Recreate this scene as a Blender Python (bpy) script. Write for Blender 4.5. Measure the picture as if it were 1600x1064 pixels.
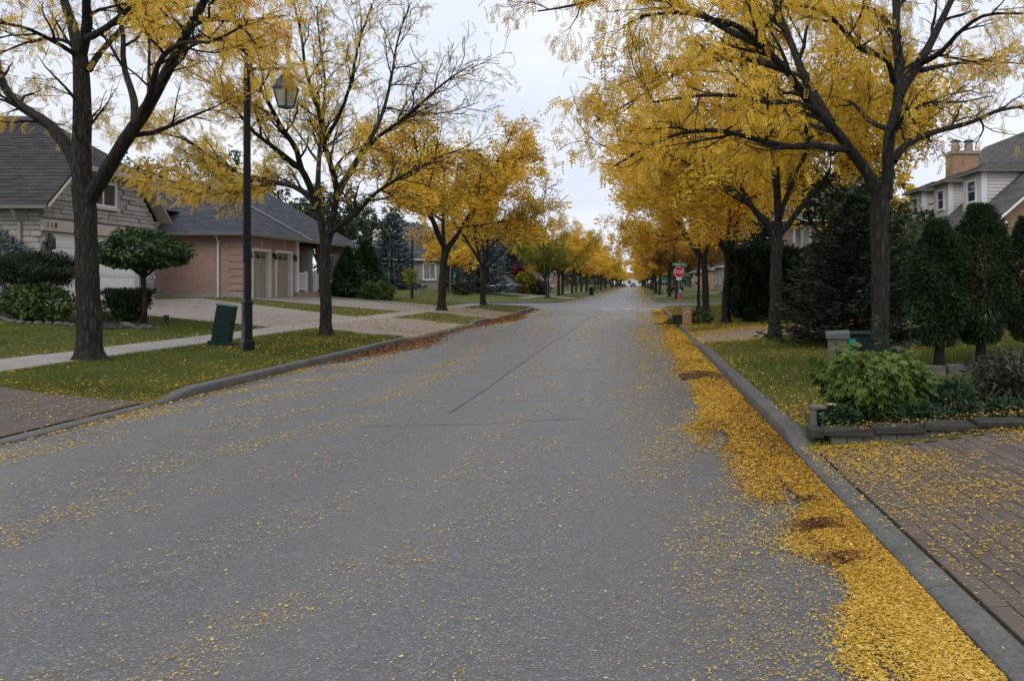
import bpy, bmesh, math, random
import numpy as np
from mathutils import Vector, Matrix
R = math.radians
for o in list(bpy.data.objects): bpy.data.objects.remove(o)
scene = bpy.context.scene
col = scene.collection

# ------------------------------------------------------------------ camera, sky, sun, exposure
F, VX, VY, CH = 1245.0, 995.0, 443.0, 1.55      # focal length and vanishing point of the street in photo pixels, eye height
cam_d = bpy.data.cameras.new('camera'); cam = bpy.data.objects.new('camera', cam_d); col.objects.link(cam)
cam.location = (0, 0, CH); cam.rotation_euler = (R(90), 0, 0)
cam_d.sensor_width = 36; cam_d.lens = F / 1600 * 36
cam_d.shift_x = (800 - VX) / 1600; cam_d.shift_y = -(532 - VY) / 1600
cam_d.clip_start = 0.05; cam_d.clip_end = 3000
scene.camera = cam

SUN_EL, SUN_AZ = R(48), R(200)
world = bpy.data.worlds.new('World'); scene.world = world; world.use_nodes = True
wn = world.node_tree; wn.nodes.clear()
def wadd(t, **k):
    n = wn.nodes.new(t)
    for a, b in k.items(): setattr(n, a, b)
    return n
w_out = wadd('ShaderNodeOutputWorld'); w_bg = wadd('ShaderNodeBackground')
w_bg.inputs['Strength'].default_value = 0.1
w_sky = wadd('ShaderNodeTexSky', sky_type='NISHITA'); w_sky.sun_disc = False
w_sky.sun_elevation = SUN_EL; w_sky.sun_rotation = SUN_AZ; w_sky.dust_density = 3.0; w_sky.air_density = 1.0
w_tc = wadd('ShaderNodeTexCoord'); w_sep = wadd('ShaderNodeSeparateXYZ')
wn.links.new(w_tc.outputs['Generated'], w_sep.inputs[0])
# cloud sheet: horizontal layer seen in perspective
w_den = wadd('ShaderNodeMath', operation='ADD'); w_den.inputs[1].default_value = 0.18
w_abs = wadd('ShaderNodeMath', operation='ABSOLUTE'); wn.links.new(w_sep.outputs[2], w_abs.inputs[0]); wn.links.new(w_abs.outputs[0], w_den.inputs[0])
w_cx = wadd('ShaderNodeMath', operation='DIVIDE'); w_cy = wadd('ShaderNodeMath', operation='DIVIDE')
wn.links.new(w_sep.outputs[0], w_cx.inputs[0]); wn.links.new(w_den.outputs[0], w_cx.inputs[1])
wn.links.new(w_sep.outputs[1], w_cy.inputs[0]); wn.links.new(w_den.outputs[0], w_cy.inputs[1])
w_com = wadd('ShaderNodeCombineXYZ'); wn.links.new(w_cx.outputs[0], w_com.inputs[0]); wn.links.new(w_cy.outputs[0], w_com.inputs[1])
w_noi = wadd('ShaderNodeTexNoise'); w_noi.inputs['Scale'].default_value = 0.9; w_noi.inputs['Detail'].default_value = 6; w_noi.inputs['Roughness'].default_value = 0.55
wn.links.new(w_com.outputs[0], w_noi.inputs['Vector'])
w_rmp = wadd('ShaderNodeValToRGB'); e = w_rmp.color_ramp.elements
e[0].position = 0.30; e[0].color = (6.5, 7.2, 8.8, 1); e[1].position = 0.66; e[1].color = (9.2, 9.4, 9.9, 1)
wn.links.new(w_noi.outputs['Fac'], w_rmp.inputs[0])
w_gr = wadd('ShaderNodeMapRange'); w_gr.inputs['From Min'].default_value = 0; w_gr.inputs['From Max'].default_value = 1
w_gr.inputs['To Min'].default_value = 0.86; w_gr.inputs['To Max'].default_value = 1.15      # overcast sky: zenith brighter than horizon
wn.links.new(w_abs.outputs[0], w_gr.inputs['Value'])
w_mul = wadd('ShaderNodeVectorMath', operation='SCALE'); wn.links.new(w_rmp.outputs[0], w_mul.inputs[0]); wn.links.new(w_gr.outputs[0], w_mul.inputs['Scale'])
w_mix = wadd('ShaderNodeMixRGB'); w_mix.inputs[0].default_value = 0.9
wn.links.new(w_sky.outputs[0], w_mix.inputs[1]); wn.links.new(w_mul.outputs[0], w_mix.inputs[2])
wn.links.new(w_mix.outputs[0], w_bg.inputs['Color']); wn.links.new(w_bg.outputs[0], w_out.inputs[0])

sun_d = bpy.data.lights.new('sun', 'SUN'); sun = bpy.data.objects.new('sun', sun_d); col.objects.link(sun)
sun_d.energy = 0.7; sun_d.angle = R(30); sun_d.color = (1.0, 0.96, 0.9)
sun.rotation_euler = (R(90) - SUN_EL, 0, R(180) - SUN_AZ)
scene.view_settings.view_transform = 'Standard'; scene.view_settings.look = 'None'
scene.view_settings.exposure = 0.34; scene.view_settings.gamma = 1.0
scene.view_settings.use_curve_mapping = False

# ------------------------------------------------------------------ helpers
def P(px, py, d):                       # point of the street space: photo pixel seen at depth d
    return np.array([(px - VX) / F * d, d, CH + (VY - py) / F * d])
rs = np.random.RandomState
def unit(v): return v/(np.linalg.norm(v)+1e-9)

def mesh_np(name, V, Fc, smooth=False, tint=None):
    me = bpy.data.meshes.new(name)
    V = np.asarray(V, dtype=np.float32); nv = len(V)
    me.vertices.add(nv); me.vertices.foreach_set('co', V.ravel())
    if isinstance(Fc, np.ndarray):
        k = Fc.shape[1]; nf = len(Fc)
        me.loops.add(nf * k); me.loops.foreach_set('vertex_index', Fc.astype(np.int32).ravel())
        me.polygons.add(nf); me.polygons.foreach_set('loop_start', np.arange(0, nf * k, k, dtype=np.int32))
    else:
        idx = []; st = []; c = 0
        for f in Fc: st.append(c); idx.extend(f); c += len(f)
        nf = len(Fc)
        me.loops.add(len(idx)); me.loops.foreach_set('vertex_index', np.array(idx, dtype=np.int32))
        me.polygons.add(nf); me.polygons.foreach_set('loop_start', np.array(st, dtype=np.int32))
    me.polygons.foreach_set('use_smooth', np.full(nf, bool(smooth)))
    if tint is not None:
        a = me.attributes.new('tint', 'FLOAT', 'POINT'); a.data.foreach_set('value', np.asarray(tint, dtype=np.float32))
    me.update(calc_edges=True); me.validate()
    return me

def link(name, me, mat=None, parent=None, loc=(0, 0, 0), rot=(0, 0, 0)):
    o = bpy.data.objects.new(name, me); col.objects.link(o)
    if mat is not None and me is not None and len(me.materials) == 0: me.materials.append(mat)
    o.location = loc; o.rotation_euler = rot
    if parent is not None: o.parent = parent
    return o
def tag(o, label=None, cat=None, group=None, kind=None):
    if label: o['label'] = label
    if cat: o['category'] = cat
    if group: o['group'] = group
    if kind: o['kind'] = kind
    return o
def thing(name, label, cat, loc=(0, 0, 0), rotz=0.0, group=None):
    o = bpy.data.objects.new(name, None); col.objects.link(o); o.empty_display_size = 0.2
    o.location = loc; o.rotation_euler = (0, 0, rotz)
    return tag(o, label, cat, group)
def wloc(o):
    v = Vector((0, 0, 0))
    while o is not None: v += o.location; o = o.parent
    return v
def copy_tree(o, parent=None):
    c = o.copy(); col.objects.link(c); c.parent = parent
    for ch in o.children: copy_tree(ch, c)
    return c

class MB:
    def __init__(s): s.v = []; s.f = []
    def add(s, vs, fs):
        b = len(s.v); s.v += [tuple(v) for v in vs]; s.f += [tuple(i + b for i in f) for f in fs]; return s
    def box(s, x0, x1, y0, y1, z0, z1, bev=0.0):
        if bev <= 0:
            return s.add([(x0,y0,z0),(x1,y0,z0),(x1,y1,z0),(x0,y1,z0),(x0,y0,z1),(x1,y0,z1),(x1,y1,z1),(x0,y1,z1)],
                         [(3,2,1,0),(4,5,6,7),(0,1,5,4),(1,2,6,5),(2,3,7,6),(3,0,4,7)])
        b = bev; V = []; Fc = []
        for z, i in ((z0, b), (z0 + b, 0), (z1 - b, 0), (z1, b)):
            V += [(x0+i+ (b if 0 else 0), y0+i, z), (x1-i, y0+i, z), (x1-i, y1-i, z), (x0+i, y1-i, z)]
        for k in range(3):
            for j in range(4): Fc.append((k*4+j, k*4+(j+1) % 4, k*4+4+(j+1) % 4, k*4+4+j))
        Fc += [(3,2,1,0), (12,13,14,15)]
        return s.add(V, Fc)
    def quad(s, a, b, c, d): return s.add([a, b, c, d], [(0, 1, 2, 3)])
    def poly(s, pts): return s.add(pts, [tuple(range(len(pts)))])
    def prism(s, pts, vec):             # polygon (3-D points) pushed along vec
        n = len(pts); q = [tuple(np.add(p, vec)) for p in pts]
        return s.add(list(pts) + q, [tuple(range(n))[::-1], tuple(range(n, 2*n))] + [(i, (i+1) % n, n + (i+1) % n, n + i) for i in range(n)])
    def bar(s, a, b, w, h=None, up=(0, 0, 1)):     # rectangular bar from a to b
        h = w if h is None else h
        a = Vector(a); b = Vector(b); t = (b - a).normalized(); u = Vector(up)
        if abs(t.dot(u)) > .99: u = Vector((1, 0, 0))
        x = t.cross(u).normalized() * (w / 2); y = x.cross(t).normalized() * (h / 2)
        return s.add([a-x-y, a+x-y, a+x+y, a-x+y, b-x-y, b+x-y, b+x+y, b-x+y],
                     [(3,2,1,0),(4,5,6,7),(0,1,5,4),(1,2,6,5),(2,3,7,6),(3,0,4,7)])
    def tube(s, pts, rad, n=8, caps=True):
        V, Fc = tubes(np.array([pts], float), np.array([rad if hasattr(rad, '__len__') else [rad]*len(pts)], float), n)
        fs = [tuple(f) for f in Fc]
        if caps: fs += [tuple(range(n))[::-1], tuple(range(len(V)-n, len(V)))]
        return s.add([tuple(v) for v in V], fs)
    def lathe(s, prof, n=16, c=(0, 0, 0), sq=None):
        V = []; m = len(prof)
        for r, z in prof:
            for k in range(n):
                a = 2*math.pi*(k + .5)/n; V.append((c[0]+r*math.cos(a), c[1]+r*math.sin(a), c[2]+z))
        Fc = [(i*n+k, i*n+(k+1) % n, i*n+n+(k+1) % n, i*n+n+k) for i in range(m-1) for k in range(n)]
        Fc += [tuple(range(n))[::-1], tuple(range((m-1)*n, m*n))]
        return s.add(V, Fc)
    def build(s, name, mat, parent=None, local=False, smooth=False, tint=None):
        off = Vector((0, 0, 0)) if local or parent is None else wloc(parent)
        V = np.array(s.v, float) - np.array(off)
        return link(name, mesh_np(name, V, s.f, smooth, tint), mat, parent)

def tubes(Pt, Rd, n):
    """batch of tubes: Pt (B,m,3), Rd (B,m) -> verts, quads"""
    B, m, _ = Pt.shape
    T = np.gradient(Pt, axis=1); T /= np.linalg.norm(T, axis=2, keepdims=True) + 1e-9
    ov = Pt[:, -1] - Pt[:, 0]; ax = np.argmin(np.abs(ov), axis=1)
    ref = np.zeros((B, 1, 3)); ref[np.arange(B), 0, ax] = 1
    U = np.cross(T, np.broadcast_to(ref, T.shape)); U /= np.linalg.norm(U, axis=2, keepdims=True) + 1e-9
    W = np.cross(T, U)
    a = np.arange(n) * 2*np.pi/n
    V = Pt[:, :, None, :] + Rd[:, :, None, None] * (U[:, :, None, :]*np.cos(a)[None, None, :, None] + W[:, :, None, :]*np.sin(a)[None, None, :, None])
    i, k = np.meshgrid(np.arange(m-1), np.arange(n), indexing='ij'); k2 = (k+1) % n
    q = np.stack([i*n+k, i*n+k2, i*n+n+k2, i*n+n+k], -1).reshape(-1, 4)
    Fc = (q[None] + (np.arange(B)*m*n)[:, None, None]).reshape(-1, 4)
    return V.reshape(-1, 3), Fc

# ------------------------------------------------------------------ materials
class NT:
    def __init__(s, name):
        s.m = bpy.data.materials.new(name); s.m.use_nodes = True; s.t = s.m.node_tree; s.t.nodes.clear()
        s.out = s.n('ShaderNodeOutputMaterial'); s.b = s.n('ShaderNodeBsdfPrincipled'); s.l(s.b.outputs[0], s.out.inputs[0])
    def n(s, t, **k):
        x = s.t.nodes.new(t)
        for a, b in k.items(): setattr(x, a, b)
        return x
    def l(s, a, b): s.t.links.new(a, b)
    def noise(s, scale, detail=4, rough=.55, vec=None, dims=None):
        x = s.n('ShaderNodeTexNoise'); x.inputs['Scale'].default_value = scale; x.inputs['Detail'].default_value = detail; x.inputs['Roughness'].default_value = rough
        if vec is not None: s.l(vec, x.inputs['Vector'])
        return x.outputs['Fac']
    def ramp(s, fac, stops, interp='LINEAR'):
        x = s.n('ShaderNodeValToRGB'); x.color_ramp.interpolation = interp; el = x.color_ramp.elements
        while len(el) < len(stops): el.new(0.5)
        for e_, (p, c) in zip(el, stops): e_.position = p; e_.color = (*c, 1)
        s.l(fac, x.inputs[0]); return x.outputs[0]
    def mix(s, fac, a, b, mode='MIX'):
        x = s.n('ShaderNodeMixRGB', blend_type=mode)
        for i, v in ((0, fac), (1, a), (2, b)):
            if hasattr(v, 'is_output'): s.l(v, x.inputs[i])
            elif i == 0: x.inputs[0].default_value = v
            else: x.inputs[i].default_value = (*v, 1)
        return x.outputs[0]
    def math(s, op, a, b=None, clamp=False):
        x = s.n('ShaderNodeMath', operation=op, use_clamp=clamp)
        for i, v in ((0, a), (1, b)):
            if v is None: continue
            if hasattr(v, 'is_output'): s.l(v, x.inputs[i])
            else: x.inputs[i].default_value = v
        return x.outputs[0]
    def pos(s): return s.n('ShaderNodeNewGeometry').outputs['Position']
    def obj(s): return s.n('ShaderNodeTexCoord').outputs['Object']
    def mapping(s, vec, scale=(1, 1, 1), loc=(0, 0, 0), rot=(0, 0, 0)):
        x = s.n('ShaderNodeMapping'); s.l(vec, x.inputs[0]); x.inputs['Scale'].default_value = scale; x.inputs['Location'].default_value = loc; x.inputs['Rotation'].default_value = rot
        return x.outputs[0]
    def base(s, c):
        if hasattr(c, 'is_output'): s.l(c, s.b.inputs['Base Color'])
        else: s.b.inputs['Base Color'].default_value = (*c, 1)
        return s
    def rough(s, r, spec=None):
        if hasattr(r, 'is_output'): s.l(r, s.b.inputs['Roughness'])
        else: s.b.inputs['Roughness'].default_value = r
        if spec is not None: s.b.inputs['Specular IOR Level'].default_value = spec
        return s
    def bump(s, h, strength=.5, dist=.02):
        x = s.n('ShaderNodeBump'); x.inputs['Strength'].default_value = strength; x.inputs['Distance'].default_value = dist
        s.l(h, x.inputs['Height']); s.l(x.outputs[0], s.b.inputs['Normal']); return s

def plain(name, c, rough=.6, var=.12, scale=6, metal=0.0, bump=0.0, spec=.4):
    t = NT(name); v = t.obj(); n = t.noise(scale, 5, .6, v)
    lo = tuple(x*(1-var) for x in c); hi = tuple(min(1, x*(1+var)) for x in c)
    t.base(t.ramp(n, [(.3, lo), (.7, hi)])).rough(rough, spec)
    t.b.inputs['Metallic'].default_value = metal
    if bump: t.bump(t.noise(scale*6, 4, .6, v), bump, .01)
    return t.m

def leafmat(name, stops, trans=.35, rough=.55, rand=0.0):
    t = NT(name); a = t.n('ShaderNodeAttribute'); a.attribute_name = 'tint'; fac = a.outputs['Fac']
    if rand:
        oi = t.n('ShaderNodeObjectInfo'); d = t.math('MULTIPLY', t.math('SUBTRACT', oi.outputs['Random'], .5), rand)
        fac = t.math('ADD', fac, d, True)
    c = t.ramp(fac, stops)
    t.base(c).rough(rough, .25)
    tr = t.n('ShaderNodeBsdfTranslucent'); t.l(c, tr.inputs[0])
    mx = t.n('ShaderNodeMixShader'); mx.inputs[0].default_value = trans
    t.l(t.b.outputs[0], mx.inputs[1]); t.l(tr.outputs[0], mx.inputs[2]); t.l(mx.outputs[0], t.out.inputs[0])
    return t.m

MT = {}
# asphalt: aged grey with aggregate speckle, worn wheel bands and stains
t = NT('asphalt'); p = t.pos()
sp = t.noise(150, 2, .8, p); sp2 = t.noise(60, 3, .8, p)
big = t.noise(.7, 5, .6, t.mapping(p, (1, .18, 1))); med = t.noise(5, 4, .6, p)
c = t.ramp(sp, [(.36, (.02, .021, .023)), (.50, (.078, .078, .081)), (.64, (.28, .277, .27))])
c = t.mix(.45, c, t.ramp(sp2, [(.40, (.034, .035, .038)), (.60, (.165, .163, .16))]))
c = t.mix(t.math('MULTIPLY', big, .6), c, t.ramp(big, [(.35, (.056, .056, .059)), (.65, (.125, .123, .121))]))
vo = t.n('ShaderNodeTexVoronoi'); vo.inputs['Scale'].default_value = 105; t.l(p, vo.inputs['Vector']); vs = t.n('ShaderNodeSeparateColor'); t.l(vo.outputs['Color'], vs.inputs[0])
c = t.mix(.5, c, t.ramp(vs.outputs[0], [(0, (.022, .023, .025)), (.45, (.07, .07, .073)), (.8, (.12, .119, .118)), (.93, (.24, .237, .23)), (1, (.42, .415, .40))]))
c = t.mix(.22, c, t.ramp(med, [(.4, (.06, .06, .063)), (.6, (.125, .123, .121))]))
sx_ = t.n('ShaderNodeSeparateXYZ'); t.l(p, sx_.inputs[0]); bw_ = t.math('SINE', t.math('ADD', t.math('MULTIPLY', sx_.outputs[0], 3.6), t.math('MULTIPLY', big, 2.5)))
c = t.mix(t.math('MULTIPLY', t.math('ADD', t.math('MULTIPLY', bw_, .5), .5), t.math('MULTIPLY', big, .55)), c, (.135, .131, .124))
c = t.mix(1.0, c, (1.02, 1.0, .97), 'MULTIPLY')
t.base(c).rough(t.ramp(med, [(.3, (.42,)*3), (.7, (.58,)*3)]), .6).bump(t.math('ADD', sp, t.math('MULTIPLY', sp2, .6)), .3, .005)
MT['asphalt'] = t.m
def concrete(name, c, dirt=.35, sc=1.0):
    t = NT(name); p = t.pos(); a = t.noise(1.3*sc, 5, .65, p); b = t.noise(38*sc, 4, .7, p)
    x = t.ramp(a, [(.3, tuple(v*(1-dirt) for v in c)), (.62, c)])
    x = t.mix(.4, x, t.ramp(b, [(.35, tuple(v*.4 for v in c)), (.65, tuple(min(1, v*1.5) for v in c))])); x = t.mix(t.ramp(t.noise(4*sc, 5, .7, p), [(.5, (0,)*3), (.68, (.55,)*3)]), x, tuple(v*.45 for v in c))
    t.base(x).rough(.85, .3).bump(b, .35, .006); return t.m
MT['curb'] = concrete('curb_concrete', (.135, .13, .118), .5)
MT['walk'] = concrete('walk_concrete', (.31, .29, .265), .28)
MT['found'] = concrete('foundation_concrete', (.33, .31, .27), .2)
t = NT('drive_pavers'); p = t.pos()
br = t.n('ShaderNodeTexBrick'); t.l(t.mapping(p, (1, 1, 1), rot=(0, 0, R(90))), br.inputs['Vector'])
br.inputs['Scale'].default_value = 1; br.inputs['Brick Width'].default_value = .22; br.inputs['Row Height'].default_value = .11; br.inputs['Mortar Size'].default_value = .006
br.inputs['Color1'].default_value = (.30, .25, .21, 1); br.inputs['Color2'].default_value = (.22, .185, .165, 1); br.inputs['Mortar'].default_value = (.13, .115, .1, 1)
t.base(t.mix(.4, br.outputs['Color'], t.ramp(t.noise(1.5, 5, .6, p), [(.3, (.19, .165, .145)), (.7, (.33, .285, .245))]))).rough(.85, .3).bump(br.outputs['Fac'], -.4, .006)
MT['drive'] = t.m
t = NT('dark_drive_pavers'); p = t.pos()
br = t.n('ShaderNodeTexBrick'); t.l(p, br.inputs['Vector'])
br.inputs['Scale'].default_value = 1; br.inputs['Brick Width'].default_value = .22; br.inputs['Row Height'].default_value = .11; br.inputs['Mortar Size'].default_value = .007
br.inputs['Color1'].default_value = (.125, .098, .085, 1); br.inputs['Color2'].default_value = (.085, .07, .066, 1); br.inputs['Mortar'].default_value = (.05, .043, .04, 1)
t.base(t.mix(.3, br.outputs['Color'], t.ramp(t.noise(2, 5, .6, p), [(.3, (.075, .065, .06)), (.7, (.15, .12, .105))]))).rough(.85, .3).bump(br.outputs['Fac'], -.4, .006)
MT['dark_drive'] = t.m
t = NT('paver'); oi = t.n('ShaderNodeObjectInfo'); a = t.n('ShaderNodeAttribute'); a.attribute_name = 'tint'
f = t.math('FRACT', t.math('ADD', oi.outputs['Random'], a.outputs['Fac'])); p = t.pos(); b = t.noise(60, 4, .7, p)
c = t.ramp(f, [(0, (.085, .068, .055)), (.35, (.115, .088, .07)), (.7, (.14, .10, .078)), (.9, (.10, .085, .072)), (1, (.16, .11, .085))])
t.base(t.mix(.35, c, t.ramp(b, [(.3, (.05, .042, .034)), (.7, (.17, .135, .105))]))).rough(.82, .35).bump(b, .4, .006)
MT['paver'] = t.m
# lawn soil/turf under the grass blades
t = NT('turf'); p = t.pos(); a = t.noise(.35, 4, .6, p); b = t.noise(14, 5, .7, p)
c = t.ramp(a, [(.3, (.08, .10, .028)), (.7, (.15, .15, .045))])
t.base(t.mix(.5, c, t.ramp(b, [(.3, (.04, .054, .017)), (.7, (.135, .14, .045))]))).rough(.95, .1).bump(b, .8, .03)
MT['turf'] = t.m
MT['soil'] = plain('bed_soil', (.03, .022, .016), .95, .4, 20, bump=.6)
MT['grass'] = leafmat('grass_blade', [(0, (.07, .105, .02)), (.45, (.135, .165, .032)), (.75, (.22, .215, .055)), (1, (.32, .26, .09))], .25, .6)
YEL = [(0, (.10, .12, .018)), (.16, (.22, .20, .022)), (.32, (.50, .31, .022)), (.58, (.78, .49, .040)), (.85, (.88, .625, .095)), (1, (.60, .29, .04))]
MT['leaf'] = leafmat('locust_leaf', YEL, .42, .5, .3)
MT['leaf_pale'] = leafmat('locust_leaf_thin', [(0, (.20, .17, .02)), (.3, (.56, .37, .035)), (.7, (.80, .55, .08)), (1, (.88, .67, .16))], .5, .5)
MT['leaf_rust'] = leafmat('rust_leaf', [(0, (.10, .05, .012)), (.5, (.26, .11, .02)), (1, (.42, .22, .03))], .35, .55)
MT['leaf_lime'] = leafmat('lime_leaf', [(0, (.07, .10, .015)), (.5, (.17, .19, .025)), (1, (.40, .32, .03))], .35, .55)
MT['leaf_green'] = leafmat('dark_green_leaf', [(0, (.014, .026, .010)), (.5, (.032, .052, .018)), (1, (.075, .095, .028))], .2, .55)
MT['fallen'] = leafmat('fallen_leaflet', [(0, (.09, .035, .012)), (.10, (.25, .11, .02)), (.25, (.46, .25, .028)), (.6, (.60, .36, .035)), (.88, (.68, .46, .075)), (1, (.70, .56, .18))], .12, .55)
MT['rust_litter'] = leafmat('brown_litter', [(0, (.05, .02, .012)), (.4, (.17, .07, .025)), (.8, (.36, .16, .035)), (1, (.50, .28, .04))], .1, .6)
MT['cedar'] = leafmat('cedar_spray', [(0, (.010, .020, .009)), (.5, (.022, .044, .016)), (1, (.05, .085, .028))], .12, .65)
MT['dark_cedar'] = leafmat('dark_cedar_spray', [(0, (.010, .020, .009)), (.5, (.020, .041, .016)), (1, (.045, .078, .028))], .1, .65)
MT['yew'] = leafmat('yew_needle', [(0, (.010, .022, .012)), (.5, (.022, .042, .020)), (1, (.05, .075, .03))], .1, .6)
MT['blue_spruce'] = leafmat('blue_spruce_needle', [(0, (.022, .035, .038)), (.5, (.06, .085, .09)), (1, (.14, .18, .18))], .08, .65)
MT['spruce'] = leafmat('spruce_needle', [(0, (.010, .018, .010)), (.5, (.021, .035, .019)), (1, (.045, .064, .032))], .08, .65)
MT['bush'] = leafmat('bush_leaf', [(0, (.035, .065, .012)), (.5, (.09, .14, .025)), (.85, (.15, .20, .042)), (1, (.25, .235, .06))], .3, .45)
MT['topiary'] = leafmat('topiary_leaf', [(0, (.012, .032, .010)), (.5, (.030, .066, .02)), (1, (.075, .115, .035))], .18, .4)
MT['shrub'] = leafmat('shrub_leaf', [(0, (.018, .038, .010)), (.5, (.045, .085, .02)), (1, (.12, .17, .035))], .2, .45)
MT['dry'] = leafmat('dry_leaf', [(0, (.02, .026, .014)), (.6, (.05, .056, .036)), (.9, (.085, .08, .05)), (1, (.16, .09, .035))], .15, .7)
MT['herb'] = leafmat('herb_leaf', [(0, (.014, .034, .018)), (.6, (.035, .075, .035)), (1, (.07, .12, .05))], .2, .6)
# bark
t = NT('bark'); p = t.obj(); st = t.mapping(p, (1, 1, .16)); a0 = t.noise(30, 6, .75, st); vb = t.n('ShaderNodeTexVoronoi', feature='DISTANCE_TO_EDGE'); vb.inputs['Scale'].default_value = 17; t.l(t.mapping(p, (1, 1, .22)), vb.inputs['Vector']); a = t.math('ADD', t.math('MULTIPLY', a0, .75), t.math('MULTIPLY', vb.outputs['Distance'], .55)); b = t.noise(2.2, 4, .6, p); g = t.noise(60, 4, .7, p)
c = t.ramp(a, [(.34, (.008, .007, .006)), (.48, (.033, .029, .024)), (.66, (.10, .088, .072))])
c = t.mix(t.ramp(b, [(.45, (0,)*3), (.7, (.5,)*3)]), c, (.04, .044, .024))
c = t.mix(.25, c, t.ramp(g, [(.3, (.012, .011, .01)), (.7, (.07, .062, .052))]))
t.base(c).rough(.9, .2).bump(a, 1.0, .05); MT['bark'] = t.m
t = NT('twig_bark'); MT['twig'] = t.base(t.ramp(t.noise(9, 3, .6, t.obj()), [(.3, (.030, .024, .020)), (.7, (.075, .06, .05))])).rough(.85, .2).m
MT['dark_bark'] = plain('dark_bark', (.028, .022, .018), .9, .4, 30, bump=.5)

def brickmat(name, c1, c2, mortar, bw=.215, rh=.075, ms=.009):
    t = NT(name); p = t.pos(); s = t.n('ShaderNodeSeparateXYZ'); t.l(p, s.inputs[0])
    cb = t.n('ShaderNodeCombineXYZ'); t.l(t.math('ADD', s.outputs[0], s.outputs[1]), cb.inputs[0]); t.l(s.outputs[2], cb.inputs[1])
    br = t.n('ShaderNodeTexBrick'); t.l(cb.outputs[0], br.inputs['Vector']); br.inputs['Scale'].default_value = 1
    br.inputs['Brick Width'].default_value = bw; br.inputs['Row Height'].default_value = rh; br.inputs['Mortar Size'].default_value = ms; br.inputs['Bias'].default_value = 0
    br.inputs['Color1'].default_value = (*c1, 1); br.inputs['Color2'].default_value = (*c2, 1); br.inputs['Mortar'].default_value = (*mortar, 1)
    n = t.noise(.9, 5, .6, p)
    t.base(t.mix(.35, br.outputs['Color'], t.ramp(n, [(.3, c2), (.7, c1)]))).rough(.88, .25).bump(br.outputs['Fac'], -.5, .01)
    return t.m
MT['brick_pink'] = brickmat('pink_brick', (.40, .245, .205), (.30, .17, .14), (.36, .31, .28))
MT['brick_tan'] = brickmat('tan_brick', (.40, .24, .15), (.31, .17, .11), (.36, .28, .22))
MT['stone_wall'] = brickmat('stone_backing', (.33, .31, .29), (.25, .23, .215), (.20, .185, .17), .42, .13, .014)
MT['stone_far'] = brickmat('far_stone', (.36, .31, .26), (.24, .205, .18), (.20, .17, .15), .42, .16, .016)
t = NT('ledge_stone'); oi = t.n('ShaderNodeObjectInfo'); p = t.pos(); n = t.noise(9, 5, .7, p)
c = t.ramp(oi.outputs['Random'], [(0, (.24, .22, .205)), (.3, (.33, .31, .295)), (.6, (.42, .39, .36)), (.85, (.36, .315, .275)), (1, (.29, .275, .27))])
t.base(t.mix(.4, c, t.ramp(n, [(.3, (.19, .175, .165)), (.7, (.44, .415, .385))]))).rough(.9, .25).bump(n, .7, .02); MT['stone'] = t.m
def shinglemat(name, a, b):
    t = NT(name); at = t.n('ShaderNodeAttribute'); at.attribute_name = 'tint'; p = t.pos(); n = t.noise(45, 3, .7, p); g = t.noise(.8, 4, .6, p)
    c = t.ramp(at.outputs['Fac'], [(0, a), (1, b)])
    c = t.mix(.3, c, t.ramp(n, [(.3, tuple(x*.5 for x in a)), (.7, tuple(x*1.3 for x in b))])); c = t.mix(.2, c, t.ramp(g, [(.35, a), (.65, b)]))
    t.base(c).rough(.92, .2).bump(n, .3, .01); return t.m
MT['shingle_brown'] = shinglemat('brown_shingle', (.032, .030, .031), (.075, .068, .066))
MT['shingle_blue'] = shinglemat('slate_shingle', (.042, .046, .056), (.09, .096, .112))
MT['shingle_grey'] = shinglemat('grey_shingle', (.072, .068, .064), (.15, .142, .135))
MT['white'] = plain('white_paint', (.74, .75, .75), .5, .04, 3)
MT['white_trim'] = plain('white_trim', (.62, .61, .57), .55, .08, 4)
MT['siding'] = plain('cream_siding', (.60, .57, .52), .6, .06, 3)
MT['taupe'] = plain('taupe_paint', (.30, .26, .215), .55, .06, 3)
MT['lintel'] = plain('limestone', (.46, .42, .35), .85, .1, 5, bump=.2)
MT['fascia'] = plain('tan_fascia', (.33, .30, .26), .55, .08, 4)
MT['gutter'] = plain('brown_gutter', (.16, .14, .125), .5, .1, 4)
MT['black'] = plain('black_metal', (.016, .017, .018), .45, .25, 12, spec=.5)
MT['dark'] = plain('dark_void', (.012, .012, .013), .8, .2, 5)
MT['steel'] = plain('galvanised_steel', (.36, .37, .38), .42, .12, 14, metal=.8)
MT['rubber'] = plain('rubber', (.018, .018, .018), .85, .2, 20)
MT['chrome'] = plain('rim_metal', (.32, .33, .34), .35, .1, 10, metal=.8)
MT['ink'] = plain('black_ink', (.02, .02, .02), .6, .1, 5)
MT['red'] = plain('sign_red', (.42, .012, .018), .45, .06, 5)
MT['sign_white'] = plain('sign_white', (.74, .74, .73), .45, .04, 5)
MT['sign_green'] = plain('sign_green', (.01, .20, .12), .45, .06, 5)
MT['sign_teal'] = plain('sign_teal', (.02, .30, .24), .45, .06, 5)
MT['box_green'] = plain('box_green', (.004, .024, .018), .6, .3, 7, bump=.1, spec=.25)
MT['hyd_red'] = plain('hydrant_red', (.45, .03, .02), .5, .1, 6)
MT['hyd_blue'] = plain('hydrant_blue', (.16, .22, .34), .5, .1, 6)
MT['paper'] = plain('kraft_paper', (.36, .215, .125), .85, .15, 8, bump=.4)
MT['dim_stone'] = plain('dim_stone', (.11, .105, .095), .9, .3, 9, bump=.4)
MT['wood'] = plain('grey_wood', (.13, .122, .105), .85, .2, 14, bump=.3)
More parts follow.
